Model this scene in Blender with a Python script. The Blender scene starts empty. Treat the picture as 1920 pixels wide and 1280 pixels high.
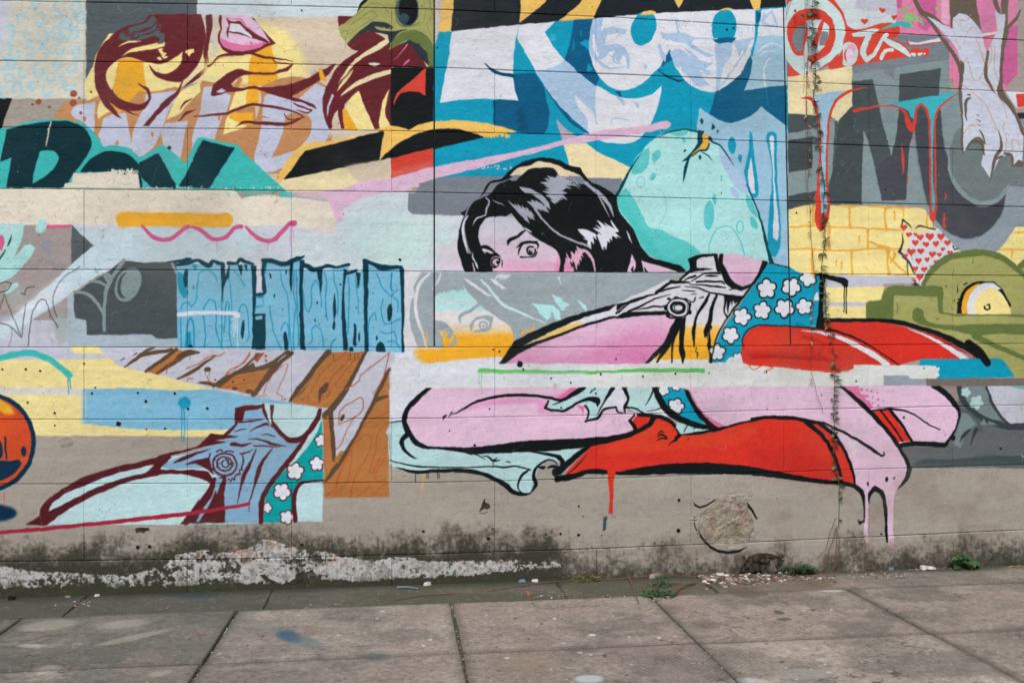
import bpy, bmesh, math, random
import numpy as np
from mathutils import Vector, Matrix
R = math.radians
sc = bpy.context.scene
col = sc.collection

# ------------------------------------------------------------------ camera, sky, sun, exposure
FPX, CX, CY = 1750.0, 960.0, 640.0            # focal length and centre in the photograph's pixels
CAM_H, CAM_D = 1.5, 6.15
def unit(v):
    v = np.array(v, float); return v/np.linalg.norm(v)
_y = unit((-0.1171, -0.0143, -1.0))            # world Y (into the wall) seen by the camera
_x = np.array((8.537, 0.0246, -1.0)); _x = unit(_x-_y*np.dot(_x, _y))   # world X along the wall
_z = np.cross(_x, _y)
RWC = np.stack([_x, _y, _z], 1)                # world -> camera
CAM_P = np.array((0.0, -CAM_D, CAM_H))
cam = bpy.data.objects.new('camera', bpy.data.cameras.new('camera')); col.objects.link(cam)
cam.matrix_world = Matrix.Translation(CAM_P.tolist()) @ Matrix(RWC.T.tolist()).to_4x4()
cam.data.sensor_width = 36; cam.data.lens = 36*FPX/1920; cam.data.clip_end = 500; cam.data.clip_start = .05
sc.camera = cam

SUN_EL, SUN_AZ = R(52), R(-28)                 # azimuth from the wall's normal, towards the left behind the camera
world = bpy.data.worlds.new('World'); sc.world = world; world.use_nodes = True
nt = world.node_tree; nt.nodes.clear()
o = nt.nodes.new('ShaderNodeOutputWorld'); b = nt.nodes.new('ShaderNodeBackground')
s = nt.nodes.new('ShaderNodeTexSky'); s.sky_type = 'NISHITA'; s.sun_disc = False
s.sun_elevation = SUN_EL; s.sun_rotation = math.pi+SUN_AZ*-1; s.air_density = 1.2; s.dust_density = 4.0
h = nt.nodes.new('ShaderNodeHueSaturation'); h.inputs['Saturation'].default_value = .3
nt.links.new(s.outputs[0], h.inputs['Color']); nt.links.new(h.outputs[0], b.inputs[0]); nt.links.new(b.outputs[0], o.inputs[0])
b.inputs[1].default_value = .10
sun = bpy.data.objects.new('sun', bpy.data.lights.new('sun', 'SUN')); col.objects.link(sun)
sun.data.energy = 1.35; sun.data.angle = R(24); sun.data.color = (1, .965, .92)
_sd = Vector((math.sin(SUN_AZ)*math.cos(SUN_EL), -math.cos(SUN_AZ)*math.cos(SUN_EL), math.sin(SUN_EL)))
sun.rotation_euler = _sd.to_track_quat('Z', 'Y').to_euler()
sc.view_settings.view_transform = 'Standard'; sc.view_settings.look = 'None'
sc.view_settings.gamma = 1; sc.view_settings.use_curve_mapping = False
sc.view_settings.exposure = 0.46

# ------------------------------------------------------------------ photograph pixels <-> places
def ray(px, py):
    return RWC.T @ np.array(((px-CX)/FPX, -(py-CY)/FPX, -1.0))
def on_wall(px, py, y=0.0):
    d = ray(px, py); t = (y-CAM_P[1])/d[1]; p = CAM_P+d*t; return float(p[0]), float(p[2])
def on_ground(px, py, z=0.0):
    d = ray(px, py); t = (z-CAM_P[2])/d[2]; p = CAM_P+d*t; return float(p[0]), float(p[1])
def to_px(X, Y, Z):
    q = [RWC[i, 0]*(X-CAM_P[0])+RWC[i, 1]*(Y-CAM_P[1])+RWC[i, 2]*(Z-CAM_P[2]) for i in range(3)]
    return CX-FPX*q[0]/q[2], CY+FPX*q[1]/q[2]

# ------------------------------------------------------------------ flat paint: a small shape painter
class Painter:
    """flat paint, drawn shape by shape on a sheet of colour; f maps traced points to sheet pixels"""
    def __init__(s, w, h, base, f, unit):
        s.w, s.h, s.f, s.unit = w, h, f, unit      # unit = sheet pixels per traced pixel
        s.img = np.empty((h, w, 3), np.float32); s.img[:] = np.array(base, np.float32)/255
    # --- outline helpers, in traced pixels
    @staticmethod
    def smooth(p, closed, corner=58, n=5):
        p = [tuple(q) for q in p]; m = len(p)
        if m < 3: return p
        sharp = []
        for i in range(m):
            if not closed and i in (0, m-1): sharp.append(True); continue
            a, b, c = p[i-1], p[i], p[(i+1) % m]
            t1 = math.atan2(b[1]-a[1], b[0]-a[0]); t2 = math.atan2(c[1]-b[1], c[0]-b[0])
            d = abs((t2-t1+math.pi) % (2*math.pi) - math.pi)
            sharp.append(math.degrees(d) > corner)
        out = []
        for i in range(m if closed else m-1):
            j = (i+1) % m
            p1, p2 = p[i], p[j]
            p0 = p[i-1] if (closed or i > 0) else p1
            p3 = p[(i+2) % m] if (closed or i+2 < m) else p2
            L = math.hypot(p2[0]-p1[0], p2[1]-p1[1])
            def tan(a, b, mid, sh):
                if sh: return [0]*len(mid)
                la = math.hypot(mid[0]-a[0], mid[1]-a[1]); lb = math.hypot(b[0]-mid[0], b[1]-mid[1])
                v = [(b[k]-a[k]) for k in range(len(mid))]; l = math.hypot(v[0], v[1]) or 1; q = min(L, 1.6*min(la, lb))/l
                return [x*q for x in v]
            m1, m2 = tan(p0, p2, p1, sharp[i]), tan(p1, p3, p2, sharp[j])
            if sharp[i] and sharp[j]: out.append(p1); continue
            for k in range(n):
                t = k/n; h1 = 2*t**3-3*t*t+1; h2 = t**3-2*t*t+t; h3 = -2*t**3+3*t*t; h4 = t**3-t*t
                if sharp[i]: m1 = [(p2[q]-p1[q])*.5 for q in range(len(p1))]
                if sharp[j]: m2 = [(p2[q]-p1[q])*.5 for q in range(len(p1))]
                out.append(tuple(h1*p1[q]+h2*m1[q]+h3*p2[q]+h4*m2[q] for q in range(len(p1))))
        if not closed: out.append(p[-1])
        return out
    def mask(s, polys, blur=0):
        """polys: closed outlines in traced px, union -> (x0,y0,mask)"""
        P = [np.array([s.f(q[0], q[1]) for q in p], float) for p in polys if len(p) > 2]
        if not P: return None
        A = np.concatenate(P); pad = int(3*blur*s.unit)+2
        x0 = max(0, int(A[:, 0].min())-pad); x1 = min(s.w, int(A[:, 0].max())+pad+2)
        y0 = max(0, int(A[:, 1].min())-pad); y1 = min(s.h, int(A[:, 1].max())+pad+2)
        if x1 <= x0 or y1 <= y0: return None
        W, H, SS = x1-x0, y1-y0, 4
        M = np.zeros((H, W), np.float32)
        for p in P:
            acc = np.zeros((H, W+1), np.float32)
            a = p; b = np.roll(p, -1, 0)
            for k in range(SS):
                ys = y0 + np.arange(H) + (k+.5)/SS
                rows = [[] for _ in range(H)]
                for (ax, ay), (bx, by) in zip(a, b):
                    if ay == by: continue
                    lo, hi = (ay, by) if ay < by else (by, ay)
                    i0 = max(0, math.ceil(lo-y0-(k+.5)/SS)); i1 = min(H-1, math.ceil(hi-y0-(k+.5)/SS)-1)
                    if i1 < i0: continue
                    sgn = 1 if by > ay else -1; sl = (bx-ax)/(by-ay)
                    for i in range(i0, i1+1): rows[i].append((ax+(ys[i]-ay)*sl-x0, sgn))
                for i in range(H):
                    r = rows[i]
                    if not r: continue
                    r.sort(); w = 0; st = 0
                    for x, g in r:
                        if w == 0: st = x
                        w += g
                        if w == 0 and x > st:
                            u, v = min(max(st, 0), W), min(max(x, 0), W)
                            if v <= u: continue
                            iu, iv = int(u), int(v)
                            # coverage as running sum
                            acc[i, iu] += (iu+1-u)
                            if iu+1 <= W: acc[i, iu+1] += u-iu
                            acc[i, iv] -= (iv+1-v)
                            if iv+1 <= W: acc[i, iv+1] -= v-iv
            M = np.maximum(M, np.cumsum(acc, 1)[:, :W]/SS)
        M = np.clip(M, 0, 1)
        if blur: M = gauss(M, blur*s.unit)
        return x0, y0, M
    def put(s, r, col, alpha=1):
        if r is None: return
        x0, y0, M = r; H, W = M.shape
        v = s.img[y0:y0+H, x0:x0+W]
        M = (M*alpha)[..., None]
        v += M*((col if isinstance(col, np.ndarray) else np.array(col, np.float32)/255)-v)
    @staticmethod
    def stroke(pts, w):
        """tapered band round a smoothed line"""
        q = []
        for p in pts:
            ww = p[2] if len(p) > 2 else w
            q.append((p[0], p[1], ww))
        q = Painter.smooth(q, False, 75)
        if len(q) < 2: return []
        L, R = [], []
        for i, p in enumerate(q):
            a, b = q[max(0, i-1)], q[min(len(q)-1, i+1)]
            dx, dy = b[0]-a[0], b[1]-a[1]; l = math.hypot(dx, dy) or 1
            nx, ny = -dy/l*p[2]/2, dx/l*p[2]/2
            L.append((p[0]+nx, p[1]+ny)); R.append((p[0]-nx, p[1]-ny))
        out = []
        for i in range(len(q)-1):
            out.append([L[i], L[i+1], R[i+1], R[i]])
        band = [L+R[::-1]]
        for p in (q[0], q[-1]):
            if p[2] > .9: band.append([(p[0]+p[2]/2*math.cos(t*math.pi/6), p[1]+p[2]/2*math.sin(t*math.pi/6)) for t in range(12)])
        # joints of sharply bent lines
        for p in q[1:-1]:
            if p[2] > 2.5: band.append([(p[0]+p[2]*.49*math.cos(t*math.pi/5), p[1]+p[2]*.49*math.sin(t*math.pi/5)) for t in range(10)])
        return band
def gauss(M, s):
    r = max(1, int(3*s)); k = np.exp(-(np.arange(-r, r+1)**2)/(2*s*s)).astype(np.float32); k /= k.sum()
    P = np.pad(M, r, mode='edge')
    A = np.zeros((P.shape[0], M.shape[1]), np.float32)
    for i, kk in enumerate(k): A += kk*P[:, i:i+M.shape[1]]
    B = np.zeros_like(M)
    for i, kk in enumerate(k): B += kk*A[i:i+M.shape[0]]
    return B
def ell(cx, cy, rx, ry, rot=0, n=28, a0=0, a1=360):
    c, sn = math.cos(math.radians(rot)), math.sin(math.radians(rot)); o = []
    for i in range(n+(1 if a1-a0 < 360 else 0)):
        t = math.radians(a0+(a1-a0)*i/n); x, y = rx*math.cos(t), ry*math.sin(t)
        o.append((cx+x*c-y*sn, cy+x*sn+y*c))
    return o
def run(text, P, COL, rnd):
    ox = oy = 0; sc = 1.0
    def col(c):
        return COL[c] if c in COL else tuple(int(c[i:i+2], 16) for i in (1, 3, 5))
    for ln, line in enumerate(text.strip().splitlines()):
        line = line.split('#!')[0].strip()
        if not line: continue
        try:
            if line[0] == '@':
                v = [float(x) for x in line[1:].split(',')]; ox, oy = v[0], v[1]; sc = v[2] if len(v) > 2 else .25; continue
            t = line.split(); op, blur, alpha = t[0], 0, 1; t = t[1:]
            while t and t[0][0] in 'ba' and t[0][1:].replace('.', '').isdigit():
                if t[0][0] == 'b': blur = float(t[0][1:])
                else: alpha = float(t[0][1:])/100
                t = t[1:]
            c = col(t[0]); t = t[1:]
            X = lambda x: ox+x*sc
            Y = lambda y: oy+y*sc
            if op in 'PSV':
                if op == 'V': c2 = col(t[0]); ya, yb = float(t[1]), float(t[2]); t = t[3:]
                p = [tuple(float(v) for v in q.split(',')) for q in t]; p = [(X(a[0]), Y(a[1])) for a in p]
                p = Painter.smooth(p, True, 58 if op != 'P' else 33)
                r = P.mask([p], blur)
                if r is not None and not blur: r = (r[0], r[1], np.minimum(1, 1.7*gauss(r[2], .62*P.unit)))
                if op == 'V' and r is not None:
                    _, ta = P.f(X(0), Y(ya)); _, tb = P.f(X(0), Y(yb))
                    g = np.clip((r[1]+np.arange(r[2].shape[0])-ta)/(tb-ta), 0, 1)[:, None, None].astype(np.float32)
                    cc = (np.array(c, np.float32)*(1-g)+np.array(c2, np.float32)*g)/255
                    P.put(r, cc, alpha)
                else: P.put(r, c, alpha)
            elif op == 'L':
                w = float(t[0]); pts = []
                for q in t[1:]:
                    v = [float(z) for z in q.split(',')]
                    pts.append((X(v[0]), Y(v[1]), (v[2] if len(v) > 2 else w)*sc))
                P.put(P.mask(P.stroke(pts, w), blur), c, alpha)
            elif op == 'E':
                v = [float(z) for z in ' '.join(t).replace(',', ' ').split()]; ry = v[3] if len(v) > 3 else v[2]; rot = v[4] if len(v) > 4 else 0
                P.put(P.mask([ell(X(v[0]), Y(v[1]), v[2]*sc, ry*sc, rot)], blur), c, alpha)
            elif op == 'C':     # ring or arc: width cx cy rx ry [a0 a1 rot]
                v = [float(z) for z in ' '.join(t).replace(',', ' ').split()]; w, cx, cy, rx, ry = v[:5]; a0, a1 = (v[5], v[6]) if len(v) > 6 else (0, 359.9); rot = v[7] if len(v) > 7 else 0
                q = [(x, y, w*sc) for x, y in ell(X(cx), Y(cy), rx*sc, ry*sc, rot, 24, a0, a1)]
                P.put(P.mask(P.stroke(q, w), blur), c, alpha)
            elif op == 'F':     # blossom: outline col, cx cy r rot
                c2 = col(t[0]); v = [float(z) for z in ' '.join(t[1:]).replace(',', ' ').split()]; cx, cy, r = X(v[0]), Y(v[1]), v[2]*sc; rot = v[3] if len(v) > 3 else 0
                for cc, k in ((c2, 1.0), (c, .76)):
                    q = []
                    for i in range(60):
                        a = i*math.tau/60; rr = r*(.70+.30*abs(math.cos(2.5*a))**.8)-(1-k)*r*.62
                        q.append((cx+rr*math.cos(a+math.radians(rot)), cy+rr*math.sin(a+math.radians(rot))))
                    P.put(P.mask([q]), cc)
            elif op == 'A':     # hearts: r list of x,y
                r = float(t[0])*sc
                for q in t[1:]:
                    x, y = [float(z) for z in q.split(',')]; k = rnd.uniform(.85, 1.12)
                    o = [(X(x)+k*r*16/15*math.sin(a)**3, Y(y)-k*r*(13*math.cos(a)-5*math.cos(2*a)-2*math.cos(3*a)-math.cos(4*a))/15) for a in [i*math.tau/24 for i in range(24)]]
                    P.put(P.mask([o]), c)
            elif op == 'H':     # hair lights: n w jitter  x0,y0 x1,y1  dx,dy [bend]
                n = int(t[0]); w = float(t[1])*sc; jit = float(t[2])
                a, b, d = [tuple(float(z) for z in q.split(',')) for q in t[3:6]]
                for i in range(n):
                    u = (i+.5)/n; sx = a[0]+(b[0]-a[0])*u; sy = a[1]+(b[1]-a[1])*u
                    k = 1-jit*rnd.random(); o = (rnd.random()-.5)*.35*jit
                    x0, y0 = sx+d[0]*o, sy+d[1]*o; x1, y1 = x0+d[0]*k, y0+d[1]*k
                    bx, by = -d[1]*.06, d[0]*.06
                    q = [(X(x0), Y(y0), .3), (X((x0+x1)/2+bx), Y((y0+y1)/2+by), w*rnd.uniform(.8, 1.25)), (X(x1), Y(y1), .3)]
                    P.put(P.mask(P.stroke(q, 1), blur), c, alpha)
            elif op == 'D':     # drips: w len  x,y ...
                w, L = float(t[0]), float(t[1])
                for q in t[2:]:
                    v = [float(z) for z in q.split(',')]; l = v[2] if len(v) > 2 else L*rnd.uniform(.6, 1.1)
                    P.put(P.mask(P.stroke([(X(v[0]), Y(v[1]), w*sc), (X(v[0]+rnd.uniform(-2, 2)), Y(v[1]+l*.6), w*.8*sc), (X(v[0]), Y(v[1]+l), w*.9*sc)], w)), c, alpha)
            elif op == 'R':     # scribble of dots: r n  x0,y0,x1,y1
                r, n = float(t[0]), int(t[1]); v = [float(z) for z in t[2].split(',')]
                for i in range(n):
                    x, y = rnd.uniform(v[0], v[2]), rnd.uniform(v[1], v[3]); k = r*rnd.uniform(.4, 1.2)*sc
                    P.put(P.mask([ell(X(x), Y(y), k, k*rnd.uniform(.6, 1), rnd.uniform(0, 180), 9)], blur), c, alpha)
            else: raise ValueError(op)
        except Exception as e:
            raise RuntimeError(f'paint line {ln}: {line[:80]} : {e!r}')

COL = dict(
 W=(214,218,229), WL=(208,212,224), WB=(193,213,223), CR=(221,213,199), CRY=(228,215,173), LY=(235,219,148), LY2=(226,212,148),
 OR=(231,168,44), OR2=(226,170,70), MR=(97,32,40), MR2=(80,24,32), BR=(186,134,90), BR2=(171,113,62), DBR=(88,68,52), RU=(152,78,50), RU2=(170,82,46),
 LV=(187,193,216), LV2=(186,188,204), LV3=(187,190,206), TQ=(58,180,178), TQ2=(88,196,194), TQ3=(92,194,198), TQs=(0,152,156), DT=(0,44,54), DT2=(0,62,72),
 BK=(10,16,19), BKm=(80,24,32), BKn=(24,32,38), BKg=(42,50,56), YL=(231,190,101), RD=(206,48,36), RDo=(208,66,52), RDl=(214,64,40), RDd=(166,30,28),
 CB=(6,150,184), CB2=(24,140,178), NB=(0,88,130), NB2=(0,62,92), LB=(150,190,216), LBl=(164,192,222), LBr=(155,196,222), LF=(164,190,220),
 SL=(80,89,95), SL2=(70,80,84), SL3=(64,74,79), GR=(120,128,140), GRm=(117,126,136), GRl=(128,146,150), GRo=(140,152,164), GRp=(156,163,178), DM=(68,72,80), CM=(108,120,122),
 TP=(158,151,143), TP2=(152,145,137), BG=(207,192,172), PAL=(200,215,224), PK=(213,180,208), PKl=(216,184,210), PM=(214,110,158), HP=(198,84,132), PKb=(214,128,166), PKd=(196,96,150),
 OG=(158,160,98), OG2=(166,168,106), DG=(98,114,62), GN=(92,180,92), MT=(168,220,222), MTp=(188,213,216), MTb=(174,209,214), MTf=(180,213,219), MTl=(164,214,214),
 GH=(150,164,168), GHb=(148,162,170), LBj=(128,170,202), BW=(118,180,210), DNV=(4,52,70), TK=(100,90,80), WT=(196,202,220), BL=(188,150,125), NV=(0,42,68), ORR=(196,72,38), CRM=(158,34,56),
 TPl=(156,147,146), BUB=(188,208,220), LS=(122,178,208), PNK=(204,90,136), SG2=(92,98,101), DSl=(48,56,60), GG=(114,130,132),
)
COL['NBl'] = COL['NB']

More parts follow.
